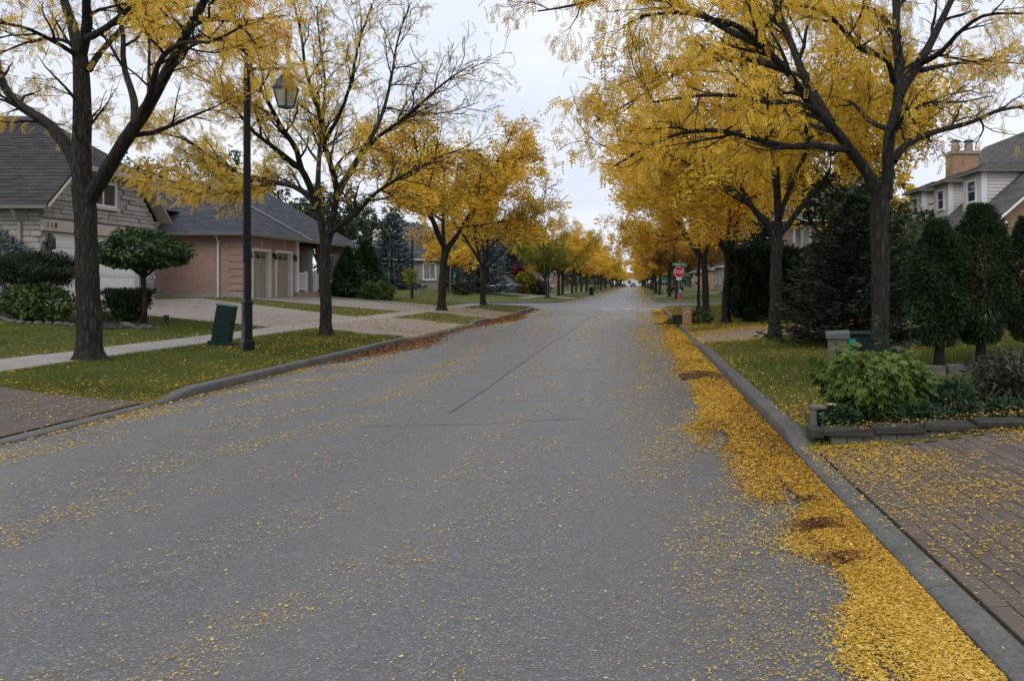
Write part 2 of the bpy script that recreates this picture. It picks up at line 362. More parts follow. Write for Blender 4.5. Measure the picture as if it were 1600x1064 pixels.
t = NT('window_glass'); t.base((.035, .042, .048)).rough(.08, .8); MT['glass'] = t.m
t = NT('car_glass'); t.base((.012, .013, .015)).rough(.25, .3); MT['car_glass'] = t.m
t = NT('curtain_glass'); t.base(t.ramp(t.noise(5, 3, .5, t.mapping(t.obj(), (1, 1, .1))), [(.35, (.12, .13, .135)), (.65, (.34, .35, .345))])).rough(.12, .7); MT['curtain'] = t.m
t = NT('lamp_glass'); t.base((.42, .37, .26)).rough(.2, .5); tr_ = t.n('ShaderNodeBsdfTransparent'); mx_ = t.n('ShaderNodeMixShader'); mx_.inputs[0].default_value = .55; t.l(t.b.outputs[0], mx_.inputs[1]); t.l(tr_.outputs[0], mx_.inputs[2]); t.l(mx_.outputs[0], t.out.inputs[0]); MT['lamp_glass'] = t.m
MT['bulb'] = plain('bulb_white', (.75, .74, .66), .3, .03, 5)
def carpaint(name, c):
    t = NT(name); t.base(c).rough(.3, .5); t.b.inputs['Coat Weight'].default_value = .6; return t.m
MT['car_blue'] = carpaint('car_blue', (.012, .018, .055)); MT['car_black'] = carpaint('car_black', (.012, .012, .014))
MT['car_silver'] = carpaint('car_silver', (.33, .35, .38)); MT['car_white'] = carpaint('car_white', (.65, .66, .67))
MT['tail'] = plain('tail_light', (.45, .02, .03), .25, .05, 5); MT['head'] = plain('head_light', (.75, .76, .78), .2, .03, 5)
# ------------------------------------------------------------------ the lie of the land
XL, XR = -6.05, 1.44                    # gutter faces of the two kerbs
CY0, CY1 = 52.0, 62.0                   # the cross street
CW = .19
LPX = np.array([-400, -60, -30, -16.5, -10.1, -8.9, XL-CW]); LPZ = np.array([2.0, 1.6, 1.1, .96, .33, .30, .13])
RPX = np.array([XR+CW, 3., 6., 10., 14., 30., 60., 400.]); RPZ = np.array([.13, .19, .33, .6, .8, 1.0, 1.4, 2.0])
DRIVES_L = [(3.0, 10.2), (21.6, 29.3), (33.6, 41.0), (76, 82), (98, 104)]
DRIVES_R = [(-6.0, 7.25), (19.6, 24.6), (84, 90)]
def sstep(a, b, x): t = np.clip((x-a)/(b-a), 0, 1); return t*t*(3-2*t)
def drive_w(y, side):
    w = np.zeros_like(y)
    for a, b in (DRIVES_L if side < 0 else DRIVES_R):
        w = np.maximum(w, sstep(a-.5, a, y) * (1 - sstep(b, b+.5, y)))
    return w
def gz(x, y):
    x = np.asarray(x, float); y = np.asarray(y, float); x, y = np.broadcast_arrays(x, y)
    z = np.where(x < (XL+XR)/2, np.interp(x, LPX, LPZ), np.interp(x, RPX, RPZ))
    k = 1 - sstep(47, CY0-.3, y) * (1 - sstep(CY1+.3, 67, y))
    z = .13 + (z - .13)*k
    dl = np.clip((XL-CW - x)/1.7, 0, 1); dr = np.clip((x - XR-CW)/1.5, 0, 1)
    wl = drive_w(y, -1)*(1-dl)*(x < 0); wr = drive_w(y, 1)*(1-dr)*(x > 0)
    z = z + (.035 - z)*np.maximum(wl, wr)
    return z
def G(x, y): return float(gz(x, y))
RAD = 5.0
def is_road(x, y, m=0.0):
    r = (x > XL-m) & (x < XR+m) | (y > CY0-m) & (y < CY1+m)
    for cx, sx in ((XL-RAD, -1), (XR+RAD, 1)):
        for cy, sy in ((CY0-RAD, -1), (CY1+RAD, 1)):
            inq = (np.abs(x-(cx-sx*RAD)) <= RAD) & ((x-(cx-sx*RAD))*sx >= 0) & (np.abs(y-(cy-sy*RAD)) <= RAD) & ((y-(cy-sy*RAD))*sy >= 0)
            r |= inq & ((x-cx)**2 + (y-cy)**2 >= (RAD-m)**2)
    return r
PAVED = []                              # quads (xa, y0a, y1a, xb, y0b, y1b) of paved ground where no grass grows
def paved(x, y, m=0.0):
    r = np.zeros(np.shape(x), bool)
    for xa, a0, a1, xb, b0, b1 in PAVED:
        t = (x-xa)/(xb-xa); lo = a0+(b0-a0)*t; hi = a1+(b1-a1)*t
        r |= (t >= -m/abs(xb-xa)) & (t <= 1+m/abs(xb-xa)) & (y > lo-m) & (y < hi+m)
    return r

# terrain sheet
xs = np.unique(np.round(np.concatenate([np.linspace(-400, -60, 12), np.linspace(-60, -17, 30), np.linspace(-16.5, -10.1, 14), np.linspace(-10.1, XL-CW, 10),
      [XL-CW-.001, XL-CW+.03, XL, (XL+XR)/2, XR, XR+CW-.03, XR+CW+.001], np.linspace(XR+CW, 14, 36), np.linspace(14, 60, 25), np.linspace(60, 400, 12)]), 4))
ys = np.unique(np.round(np.concatenate([np.linspace(-40, -6, 8), np.linspace(-6, 45, 103), np.linspace(45, 70, 84), np.linspace(70, 130, 50), np.linspace(130, 900, 60),
      [CY0-.2, CY0-.17, CY1+.17, CY1+.2]]), 4))
GX, GY = np.meshgrid(xs, ys, indexing='ij')
GZ = gz(GX, GY) - .012
GZ[is_road(GX, GY, CW-.04)] = -.08
nx_, ny_ = GX.shape
ii, jj = np.meshgrid(np.arange(nx_-1), np.arange(ny_-1), indexing='ij')
q = np.stack([ii*ny_+jj, (ii+1)*ny_+jj, (ii+1)*ny_+jj+1, ii*ny_+jj+1], -1).reshape(-1, 4)
terr_V = np.stack([GX, GY, GZ], -1).reshape(-1, 3)
ground = tag(link('ground', mesh_np('ground', terr_V, q, True), MT['turf']), kind='structure')

# road: main street, cross street, rounded corners
mb = MB()
yy = list(np.linspace(-40, CY0, 24)); 
for a, b in zip(yy[:-1], yy[1:]): mb.quad((XL, a, 0), (XR, a, 0), (XR, b, 0), (XL, b, 0))
mb.quad((XL, CY0, 0), (XR, CY0, 0), (XR, CY1, 0), (XL, CY1, 0))
mb.quad((-160, CY0, 0), (XL, CY0, 0), (XL, CY1, 0), (-160, CY1, 0)); mb.quad((XR, CY0, 0), (160, CY0, 0), (160, CY1, 0), (XR, CY1, 0))
yy = list(np.linspace(CY1, 900, 30))
for a, b in zip(yy[:-1], yy[1:]): mb.quad((XL, a, 0), (XR, a, 0), (XR, b, 0), (XL, b, 0))
ARCS = {}
for cx, sx in ((XL-RAD, -1), (XR+RAD, 1)):
    for cy, sy in ((CY0-RAD, -1), (CY1+RAD, 1)):
        ang = np.linspace(0, math.pi/2, 11)
        arc = [(cx - sx*RAD*math.cos(a), cy - sy*RAD*math.sin(a)) for a in ang]      # from main kerb to cross kerb
        ARCS[(sx, sy)] = arc
        corner = (cx - sx*RAD, cy - sy*RAD)
        for a, b in zip(arc[:-1], arc[1:]): mb.poly([(*corner, 0), (*a, 0), (*b, 0)])
road = tag(mb.build('road', MT['asphalt']), kind='structure')
# stop line of our lane, tar seams
def strip(name, pts, w, z, mat, wob=0, seed=0):
    r = rs(seed); pts = np.array(pts, float); n = max(2, int(np.linalg.norm(pts[-1]-pts[0])/.25))
    t_ = np.linspace(0, 1, n); L = np.stack([np.interp(t_, np.linspace(0, 1, len(pts)), pts[:, k]) for k in (0, 1)], -1)
    d = (L[-1]-L[0]); d /= np.linalg.norm(d); nn = np.array([-d[1], d[0]])
    L = L + nn*np.cumsum(r.normal(0, wob, n))[:, None]
    ww = w/2*(1 + (r.uniform(-.5, .5, n) if wob else 0))
    A = L + nn*ww[:, None] if wob else L + nn*ww; B = L - nn*ww[:, None] if wob else L - nn*ww
    V = np.concatenate([np.c_[A, np.full(n, z)], np.c_[B, np.full(n, z)]]); i = np.arange(n-1)
    return link(name, mesh_np(name, V, np.stack([i, i+1, i+1+n, i+n], -1)[:, ::-1]), mat, road)
MT['tar'] = plain('tar', (.022, .022, .024), .55, .3, 20)
MT['paint'] = plain('worn_road_paint', (.60, .60, .58), .7, .3, 9)
strip('stop_line', [(-2.2, 48.3), (1.2, 48.3)], .5, .006, MT['paint'])
strip('tar_seam', [(-2.22, 14.6), (-2.25, 20), (-2.17, 25), (-2.2, 30)], .022, .004, MT['tar'], .006, 1)
strip('tar_seam', [(-2.22, 30), (-2.2, 44)], .03, .004, MT['tar'], .006, 2)
strip('tar_seam', [(-5.6, 14.0), (1.0, 14.3)], .02, .005, MT['tar'], .012, 3)
strip('tar_seam', [(-3.0, 8.6), (-.6, 9.1)], .012, .004, MT['tar'], .014, 8)
strip('tar_seam', [(-2.24, 9.5), (-2.22, 14.6)], .010, .004, MT['tar'], .006, 9)
strip('tar_seam', [(-5.9, 20.8), (-3.2, 20.9)], .02, .005, MT['tar'], .012, 5)

# kerbs: swept profile in 3 m castings with joints, dropped at the drives
def kerb(name, path, outward, drops, label):
    """path: 2-D points at the gutter face; outward: function giving unit normal to the verge"""
    pts = np.array(path, float); seg = np.r_[0, np.cumsum(np.linalg.norm(np.diff(pts, axis=0), axis=1))]
    mb = MB(); L = seg[-1]; s0 = 0.0
    def at(s):
        p_ = np.array([np.interp(s, seg, pts[:, k]) for k in (0, 1)]); q_ = np.array([np.interp(min(s+.05, L), seg, pts[:, k]) for k in (0, 1)]); p0 = np.array([np.interp(max(s-.05, 0), seg, pts[:, k]) for k in (0, 1)])
        t_ = (q_-p0)/np.linalg.norm(q_-p0); return p_, np.array([-t_[1], t_[0]])*outward
    while s0 < L-.05:
        s1 = min(s0+3.0, L); ss = np.linspace(s0+.005, s1-.005, 11); rings = []
        for s in ss:
            p_, n_ = at(s); h = .135
            for a, b in drops: h = min(h, .135 - .10*float(sstep(a-.7, a, p_[1])*(1-sstep(b, b+.7, p_[1]))))
            prof = [(0, -.1), (.012, h*.55), (.022, h-.02), (.045, h-.003), (CW-.02, h+.002), (CW, h-.012), (CW, -.1)]
            rings.append([(p_[0]+n_[0]*u, p_[1]+n_[1]*u, z) for u, z in prof])
        b = len(mb.v); m = len(rings[0])
        for r_ in rings: mb.v += r_
        for i in range(len(rings)-1):
            for k in range(m-1):
                f = (b+i*m+k, b+i*m+k+1, b+(i+1)*m+k+1, b+(i+1)*m+k); mb.f.append(f if outward < 0 else f[::-1])
        mb.f.append(tuple(b+k for k in range(m))); mb.f.append(tuple(b+(len(rings)-1)*m+k for k in range(m)))
        s0 = s1
    o = mb.build(name, MT['curb']); tag(o, kind='structure'); return o
far_l = [(XL, 500.)]; 
kerb('kerb', [(XL, -20.)] + [tuple(a) for a in ARCS[(-1, -1)]] + [(-90, CY0)], 1, DRIVES_L, '')
kerb('kerb', [(XR, -20.)] + [tuple(a) for a in ARCS[(1, -1)]] + [(90, CY0)], -1, DRIVES_R, '')
kerb('kerb', [(XL, 420.)] + [tuple(a) for a in ARCS[(-1, 1)]] + [(-90, CY1)], -1, DRIVES_L, '')
kerb('kerb', [(XR, 420.)] + [tuple(a) for a in ARCS[(1, 1)]] + [(90, CY1)], 1, DRIVES_R, '')

def sheet(name, xa, a0, a1, xb, b0, b1, mat, off=.012, nx=14, ny=12, parent=None):
    PAVED.append((xa, a0, a1, xb, b0, b1))
    V = []; 
    for i in range(nx+1):
        t_ = i/nx; x = xa+(xb-xa)*t_
        for j in range(ny+1):
            y = (a0+(b0-a0)*t_)*(1-j/ny) + (a1+(b1-a1)*t_)*j/ny; V.append((x, y, G(x, y)+off))
    i, j = np.meshgrid(np.arange(nx), np.arange(ny), indexing='ij'); m = ny+1
    f = np.stack([i*m+j, (i+1)*m+j, (i+1)*m+j+1, i*m+j+1], -1).reshape(-1, 4)
    if xb < xa: f = f[:, ::-1]
    return tag(link(name, mesh_np(name, V, f, True), mat, parent), kind='structure')
sheet('driveway', -8.9, 22.0, 28.8, XL-CW, 21.6, 29.3, MT['drive'])
sheet('driveway', -17.0, 21.8, 30.5, -10.1, 22.0, 28.8, MT['drive'])
sheet('driveway', -8.9, 34.2, 40.6, XL-CW, 33.6, 41.0, MT['drive'])
sheet('driveway', -16.6, 32.6, 38.6, -10.1, 34.2, 40.6, MT['drive'])
sheet('driveway', -8.9, 3.2, 9.9, XL-CW, 3.0, 10.2, MT['dark_drive'])
sheet('driveway', -22, 2.4, 9.0, -10.1, 3.2, 9.9, MT['dark_drive'])
sheet('driveway', XR+CW, 19.6, 24.6, 16, 20.5, 26.0, MT['drive'])
sheet('driveway', -18, 76.3, 81.7, XL-CW, 76, 82, MT['drive'])
sheet('driveway', XR+CW, 84, 90, 16, 84.5, 89.5, MT['drive'])
sheet('footpath', -16.5, 39.4, 40.4, -10.1, 41.0, 42.1, MT['walk'])
# pavement: single slabs with open joints
side = tag(bpy.data.objects.new('pavement', None), kind='structure'); col.objects.link(side)
m0 = None; SL = 1.5
PAVED.append((-10.1, -8, 47.5, -8.9, -8, 47.5)); PAVED.append((-10.1, 67, 330, -8.9, 67, 330))
def slab_mesh():
    mb = MB(); mb.add([(-10.1, .006, .24), (-8.9, .006, .22), (-8.9, SL-.006, .22), (-10.1, SL-.006, .24), (-10.09, .014, .352), (-8.91, .014, .322), (-8.91, SL-.014, .322), (-10.09, SL-.014, .352)],
                      [(0,1,5,4),(1,2,6,5),(2,3,7,6),(3,0,4,7),(4,5,6,7)])
    return mesh_np('slab', mb.v, mb.f)
sm = slab_mesh(); r = rs(4)
for k in range(-5, 32):
    link('slab', sm, MT['walk'], side, (0, k*SL, -.006 + r.uniform(-.006, .006)), (0, 0, 0))
for k in range(45, 100):
    link('slab', sm, MT['walk'], side, (0, k*SL, -.006 + r.uniform(-.006, .006)), (0, 0, 0))

# front right driveway of single pavers
drv = tag(bpy.data.objects.new('paved_driveway', None), kind='structure'); col.objects.link(drv)
PAVED.append((XR+CW, -6, 7.2, 9, -6, 7.2))
base = sheet('bedding', XR+CW, -6, 7.2, 9, -6, 7.2, MT['dark'], .0, parent=drv); base['kind'] = 'stuff'; base.name = 'bedding_sand'
PW, PH = .205, .105; r = rs(11)
def paver_geo(w, h):
    mb = MB(); mb.box(-w/2+.0025, w/2-.0025, -h/2+.0025, h/2-.0025, -.05, .012, .003); return mb
pm = paver_geo(PW, PH); pmesh = mesh_np('paver', pm.v, pm.f, tint=np.zeros(len(pm.v)))
cells = []
for row in range(int((9-XR-CW)/PH)):
    x = XR+CW+.005 + PH*(row+.5)
    for k in range(-8, 32):
        y = 7.19 - PW*(k+.5 + .5*(row % 2)) 
        if y < 2.0 or y+PW/2 > 7.19: continue
        px = VX + F*x/y
        if px > 1720: continue
        cells.append((x, y))
cells.sort(key=lambda c: c[1] + .0*c[0])
def rank(c): return -(F/c[1])**2 if VX + F*c[0]/c[1] < 1600 and VY + F*(CH-.05)/c[1] < 1064 else 0
cells.sort(key=rank)
stuffV = []; stuffF = []; stuffT = []
for i, (x, y) in enumerate(cells):
    z = G(x, y) + r.uniform(-.0015, .0015); slope = (G(x+.05, y)-G(x-.05, y))/.1
    if i < 300:
        o = link('paver', pmesh, MT['paver'], drv, (x, y, z), (-math.atan(slope)+r.normal(0, .004), r.normal(0, .004), R(90)+r.normal(0, .005)))
    else:
        b = len(stuffV)
        for vx, vy, vz in pm.v: stuffV.append((x-vy, y+vx, z+vz-vy*slope))
        stuffF += [tuple(a+b for a in f) for f in pm.f]; stuffT += [r.rand()]*len(pm.v)
if stuffV: tag(link('paver_field', mesh_np('paver_field', stuffV, stuffF, tint=stuffT), MT['paver'], drv), kind='stuff')
# ------------------------------------------------------------------ trees

def smooth_path(pts, n):
    pts = np.array(pts, float); k = np.linspace(0, 1, len(pts)); t_ = np.linspace(0, 1, n)
    # Catmull-Rom through the points
    out = []
    for u in t_:
        s = u*(len(pts)-1); i = min(int(s), len(pts)-2); f = s-i
        p0 = pts[max(i-1, 0)]; p1 = pts[i]; p2 = pts[i+1]; p3 = pts[min(i+2, len(pts)-1)]
        out.append(.5*((2*p1)+(-p0+p2)*f+(2*p0-5*p1+4*p2-p3)*f*f+(-p0+3*p1-3*p2+p3)*f**3))
    return np.array(out)
class Tree:
    def __init__(s, seed, base, leaf_fn=None):
        s.tw = .0035; s.r = rs(seed); s.st = []; s.base = np.array(base, float); s.leaf_fn = leaf_fn; s.lp = []; s.ld = []
    def stem(s, pts, r0, r1, level, n=None):
        pts = np.array(pts, float); n = n or max(5, len(pts)*4)
        q_ = smooth_path(pts, n); s.st.append((q_, np.linspace(r0, r1, n)**1.0, level)); return s.st[-1]
    def limb(s, p0, d, L, r0, r1, level, n=7, wig=.12, up=.06, sag=0):
        pts = [np.array(p0, float)]; d = unit(np.array(d, float)); st = L/(n-1)
        for i in range(n-1):
            d = unit(d + s.r.normal(0, wig, 3) + np.array([0, 0, up - sag*i/n])); pts.append(pts[-1]+d*st)
        pts = np.array(pts); s.st.append((pts, np.linspace(r0, r1, n), level)); return s.st[-1]
    def grow(s, upto, sp, ln, ang, n=(7, 6, 5, 4), wig=(.10, .16, .22, .26), up=(.08, .04, .02, .0), t0=(.3, .2, .15, .12), flat=.6):
        """spawn children level by level: sp spacing, ln length per child level"""
        done = 0
        for L in range(1, upto):
            for pts, rad, lev in [x for x in s.st if x[2] == L]:
                seg = np.linalg.norm(np.diff(pts, axis=0), axis=1); cum = np.r_[0, np.cumsum(seg)]; tot = cum[-1]
                pos = tot*t0[min(L-1, 3)]*s.r.uniform(.6, 1.3)
                az = s.r.uniform(0, 6.28)
                while pos < tot:
                    i = min(np.searchsorted(cum, pos, side='right')-1, len(seg)-1); f = (pos-cum[i])/seg[i]
                    p0 = pts[i]*(1-f)+pts[i+1]*f; tan = unit(pts[i+1]-pts[i]); rr = rad[i]*(1-f)+rad[i+1]*f; tt = pos/tot
                    az += 2.4 + s.r.normal(0, .5)
                    a = np.array([0, 0, 1.]) if abs(tan[2]) < .9 else np.array([1., 0, 0])
                    u = unit(np.cross(tan, a)); w = np.cross(tan, u)
                    th = R(s.r.uniform(*ang)); d = tan*math.cos(th) + (u*math.cos(az)*1.0 + w*math.sin(az)*flat)*math.sin(th)
                    outv = p0 - s.base; outv[2] = 0
                    d = unit(d + .18*unit(outv) + np.array([0, 0, .08]))
                    Lc = ln[L-1]*(1-.55*tt)*s.r.uniform(.55, 1.25)
                    k = min(L, 3)
                    s.limb(p0, d, Lc, min(rr*.62, .014+.02*Lc), s.tw*1.3 if L < upto-1 else s.tw, L+1, n[k], wig[k], up[k])
                    pos += sp[L-1]*s.r.uniform(.6, 1.5)
    def leaves(s, lev, spacing, jit=.04, droop=.75, start=.15):
        for pts, rad, l_ in s.st:
            if l_ < lev: continue
            seg = np.linalg.norm(np.diff(pts, axis=0), axis=1); cum = np.r_[0, np.cumsum(seg)]; tot = cum[-1]
            n = max(1, int(tot*(1-start)/spacing)); ps = tot*(start + (1-start)*(np.arange(n)+s.r.rand(n))/n)
            for k in (0, 1, 2): pass
            Pp = np.stack([np.interp(ps, cum, pts[:, k]) for k in range(3)], -1)
            tan = unit(pts[-1]-pts[0])
            D = tan*.45 + s.r.normal(0, .55, (n, 3)); D[:, 2] -= droop*s.r.uniform(.5, 1.3, n)
            s.lp.append(Pp + s.r.normal(0, jit, (n, 3))); s.ld.append(D)
    def wood_mesh(s, name, min_r=.0):
        Vs = []; Fs = []; b = 0; groups = {}
        for pts, rad, lev in s.st:
            sides = 26 if lev == 0 else 8 if lev == 1 else 5 if lev == 2 else 3
            groups.setdefault((len(pts), sides), []).append((pts, rad, lev))
        for (m, sides), g in groups.items():
            Pt = np.array([x[0] for x in g]); Rd = np.array([x[1] for x in g])
            V, Fc = tubes(Pt, Rd, sides)
            if sides >= 8:                    # knobbly bark outline
                rr = np.repeat(Rd.reshape(-1), sides); ctr = np.repeat(Pt.reshape(-1, 3), sides, axis=0)
                th = np.arctan2(V[:, 1]-ctr[:, 1], V[:, 0]-ctr[:, 0]); zz = V[:, 2]
                nz = 1 + .04*np.sin(zz*7 + V[:, 0]*17) + s.r.normal(0, .018, len(V))
                if sides > 20:
                    nz = nz + .045*np.sin(11*th+3*np.sin(zz*1.7)) + .03*np.sin(7*th+2*np.sin(zz*2.9+1)) + .22*np.exp(-np.maximum(zz-s.base[2], 0)/.16)*np.sin(5*th+1.3)
                V = ctr + (V-ctr)*nz[:, None]
            Vs.append(V); Fs.append(Fc+b); b += len(V)
        return np.concatenate(Vs), np.concatenate(Fs)
    def crown_mesh(s, tmpl, scale, tint_fn=None, keep=1.0, cap=None):
        Pp = np.concatenate(s.lp); D = np.concatenate(s.ld); n = len(Pp)
        keepm = s.r.rand(n) < keep
        if s.leaf_fn is not None: keepm &= s.r.rand(n) < s.leaf_fn(Pp)
        Pp, D = Pp[keepm], D[keepm]; n = len(Pp)
        if cap and n > cap:
            k = s.r.choice(n, cap, False); Pp, D = Pp[k], D[k]; n = cap
        # colour drifts in clumps through the crown
        ph = s.r.uniform(0, 6, 6)
        cl = np.sin(Pp[:, 0]*1.3+ph[0])*np.sin(Pp[:, 1]*1.1+ph[1])*np.sin(Pp[:, 2]*1.7+ph[2]) + .6*np.sin(Pp[:, 0]*3.1+ph[3])*np.sin(Pp[:, 2]*3.7+ph[4])
        ti = .58 + .24*cl + s.r.normal(0, .15, n)
        if tint_fn is not None: ti = tint_fn(Pp, ti, s.r)
        V, Fc, T = scatter_tmpl(s.r, Pp, D, tmpl, scale, np.clip(ti, 0, 1))
        return V, Fc, T
def scatter_tmpl(r, Pp, D, tmpl, scale, ti, N=None, roll=1.0):
    tv, tf = tmpl; n = len(Pp)
    D = D/(np.linalg.norm(D, axis=1, keepdims=True)+1e-9)
    up = np.tile([0, 0, 1.], (n, 1)) + r.normal(0, .55*roll, (n, 3)) if N is None else N
    S = np.cross(up, D); S /= np.linalg.norm(S, axis=1, keepdims=True)+1e-9; Nn = np.cross(D, S)
    sc = r.uniform(scale[0], scale[1], n)
    V = Pp[:, None, :] + sc[:, None, None]*(tv[None, :, 0, None]*D[:, None, :] + tv[None, :, 1, None]*S[:, None, :] + tv[None, :, 2, None]*Nn[:, None, :])
    m = len(tv); Fc = (tf[None] + (np.arange(n)*m)[:, None, None]).reshape(-1, tf.shape[1])
    return V.reshape(-1, 3), Fc, np.repeat(ti, m)
def frond(pairs, L, w, ang=62, curl=.3):
    V = []; Fc = []
    for i in range(pairs):
        t_ = .12 + .80*(i/(max(1, pairs-1)))
        for sd in (-1, 1):
            a = R(ang - 22*t_); l_ = L*(1-.35*abs(t_-.45)); dx, dy = math.cos(a)*l_, math.sin(a)*l_*sd; z0 = -curl*t_*t_
            b = len(V); nx, ny = -dy/l_*w/2, dx/l_*w/2
            V += [(t_, 0, z0), (t_+dx*.5+nx, dy*.5+ny, z0-.03), (t_+dx, dy, z0-.10), (t_+dx*.5-nx, dy*.5-ny, z0-.03)]
            Fc.append((b, b+1, b+2, b+3))
    return np.array(V, float), np.array(Fc, int)
FR_HI = frond(5, .33, .125); FR_MID = frond(2, .60, .30); FR_LO = frond(1, .95, .42, 40, .1)
LEAF1 = (np.array([(0, 0, 0), (.5, .32, .04), (1, 0, -.08), (.5, -.32, .04)], float), np.array([(0, 1, 2, 3)]))
NEEDLE = (np.array([(0, 0, 0), (.5, .13, .0), (1, 0, -.05), (.5, -.13, .0)], float), np.array([(0, 1, 2, 3)]))
LOBED = (np.array([(0, 0, 0), (.10, .30, .03), (.34, .42, -.02), (.38, .22, .02), (.72, .30, -.05), (.66, .10, .02), (1.0, 0, -.10), (.66, -.10, .02), (.72, -.30, -.05), (.38, -.22, .02), (.34, -.42, -.02), (.10, -.30, .03)], float),
         np.array([(0, 1, 2, 3), (0, 3, 4, 5), (0, 5, 6, 7), (0, 7, 8, 9), (0, 9, 10, 11)]))

def make_tree(name, label, group, base, T, tmpl, scale, mat, crown_kw={}, rebase=True):
    b = np.array(base, float)
    root = thing(name, label, 'tree', tuple(b), 0, group)
    V, Fc = T.wood_mesh(name)
    link('trunk', mesh_np('trunk', V-b, Fc, True), MT['bark'], root)
    V, Fc, ti = T.crown_mesh(tmpl, scale, **crown_kw)
    link('crown', mesh_np('crown', V-b, Fc, False, ti), mat, root)
    return root
def flare(T, pts, r0, r1, n=60):
    q_ = smooth_path(pts, n); h = q_[:, 2]-q_[0, 2]; tt = np.linspace(0, 1, n)
    rad = (r0+(r1-r0)*tt)*(1 + .75*np.exp(-np.maximum(h-.1, 0)/.12)); T.st.append((q_, rad, 0))
def pxl(d0, pts):                       # traced limb: (px, py, depth offset)
    return [P(a, b, d0+c) for a, b, c in pts]
VG = 'street trees along the near verges'

def clear_front(p, segs, d0, wpx):           # foliage does not hang in front of the bare main limbs
    px = VX + p[:, 0]/p[:, 1]*F; py = VY - (p[:, 2]-CH)/p[:, 1]*F; near = np.zeros(len(p), bool)
    for line in segs:
        for (x0, y0_), (x1, y1_) in zip(line[:-1], line[1:]):
            dx, dy = x1-x0, y1_-y0_; t_ = np.clip(((px-x0)*dx+(py-y0_)*dy)/(dx*dx+dy*dy), 0, 1)
            near |= np.hypot(px-x0-t_*dx, py-y0_-t_*dy) < wpx
    return np.where(near & (p[:, 1] < d0+.35), .03, 1.)
# --- foreground left locust
d0 = 12.95
def leafA(p): return np.where((VX+p[:, 0]/p[:, 1]*F) < 200, .45, 1.)*np.clip(.35 + .5*sstep(3.6, 6.2, p[:, 2]), 0, 1)*np.where((p[:, 0] > -7.4) & (p[:, 2] < 3.4), .25, 1)
bx, by = P(142, 568, d0)[:2]; bA = np.array([bx, by, G(bx, by)])
SA = [[(140, 560), (134, 330), (127, 250), (128, 150), (122, 72)], [(122, 76), (100, 0)], [(126, 84), (135, 0)], [(140, 310), (192, 226), (224, 178), (268, 98), (322, -4)], [(126, 270), (73, 192), (6, 134), (-6, 90)], [(211, 186), (204, 137), (192, 48), (181, 0)]]
T = Tree(21, bA, lambda p: leafA(p)*clear_front(p, SA, 12.6, 17))
flare(T, [bA-[0, 0, .12], P(140, 520, d0), P(136, 420, d0), P(134, 340, d0), P(128, 290, d0)], .17, .15)
T.stem(pxl(d0, [(130, 300, 0), (127, 250, 0), (128, 208, .1), (129, 150, .2), (126, 100, .3), (122, 72, .35)]), .155, .11, 1, 14)
T.stem(pxl(d0, [(122, 76, .35), (113, 40, .5), (100, 0, .7), (84, -60, 1.0), (60, -130, 1.4)]), .10, .03, 1, 12)
T.stem(pxl(d0, [(126, 84, .3), (136, 40, .1), (135, 0, -.2), (140, -60, -.6), (150, -140, -1.0)]), .10, .03, 1, 12)
T.stem(pxl(d0, [(140, 310, 0), (160, 278, -.2), (192, 226, -.5), (224, 178, -.8), (248, 136, -1.0), (268, 98, -1.1), (297, 42, -1.4), (322, -4, -1.7), (350, -70, -2.2)]), .12, .04, 1, 20)
T.stem(pxl(d0, [(126, 270, 0), (105, 230, .2), (73, 192, .5), (32, 166, .9), (6, 134, 1.2), (-6, 90, 1.4), (-10, 30, 1.6), (-30, -50, 1.8)]), .11, .03, 1, 20)
T.stem(pxl(d0, [(211, 186, -.7), (210, 160, -.5), (204, 137, -.3), (193, 100, -.1), (192, 48, .2), (181, 0, .5), (170, -50, .8)]), .065, .02, 1, 12)
T.stem(pxl(d0, [(218, 184, -.75), (234, 150, -1.2), (243, 112, -1.6), (258, 84, -2.0), (290, 66, -2.5), (330, 66, -3.0), (380, 40, -3.4)]), .055, .012, 1, 12)
T.stem(pxl(d0, [(136, 60, .1), (160, 48, -.3), (188, 26, -.6), (215, 0, -1.0), (250, -40, -1.4)]), .06, .02, 1, 10)
T.stem(pxl(d0, [(138, 110, .2), (160, 78, .5), (186, 50, .9), (205, 22, 1.2), (225, -20, 1.6)]), .055, .02, 1, 10)
T.stem(pxl(d0, [(126, 92, .35), (100, 74, 0), (70, 58, -.4), (40, 44, -.8), (0, 36, -1.1), (-40, 30, -1.4)]), .045, .015, 1, 10)
T.stem(pxl(d0, [(118, 72, .35), (92, 62, .9), (50, 64, 1.3), (0, 84, 1.8)]), .04, .012, 1, 8)
T.stem(pxl(d0, [(268, 98, -1.1), (300, 60, -.4), (340, 62, .2), (380, 80, .8), (410, 110, 1.4)]), .045, .012, 1, 10)
T.stem(pxl(d0, [(297, 42, -1.4), (330, 30, -1.9), (370, 36, -2.4), (400, 70, -2.8)]), .04, .012, 1, 8)
T.grow(4, (.42, .26, .15), (1.6, .85, .45), (35, 70))
T.leaves(3, .034, .07)
make_tree('locust_tree', 'large honey locust with three heavy limbs, nearest tree on the left verge', VG, bA, T, FR_HI, (.11, .175), MT['leaf'], dict(cap=11500, tint_fn=lambda p, t, r: t+.08))

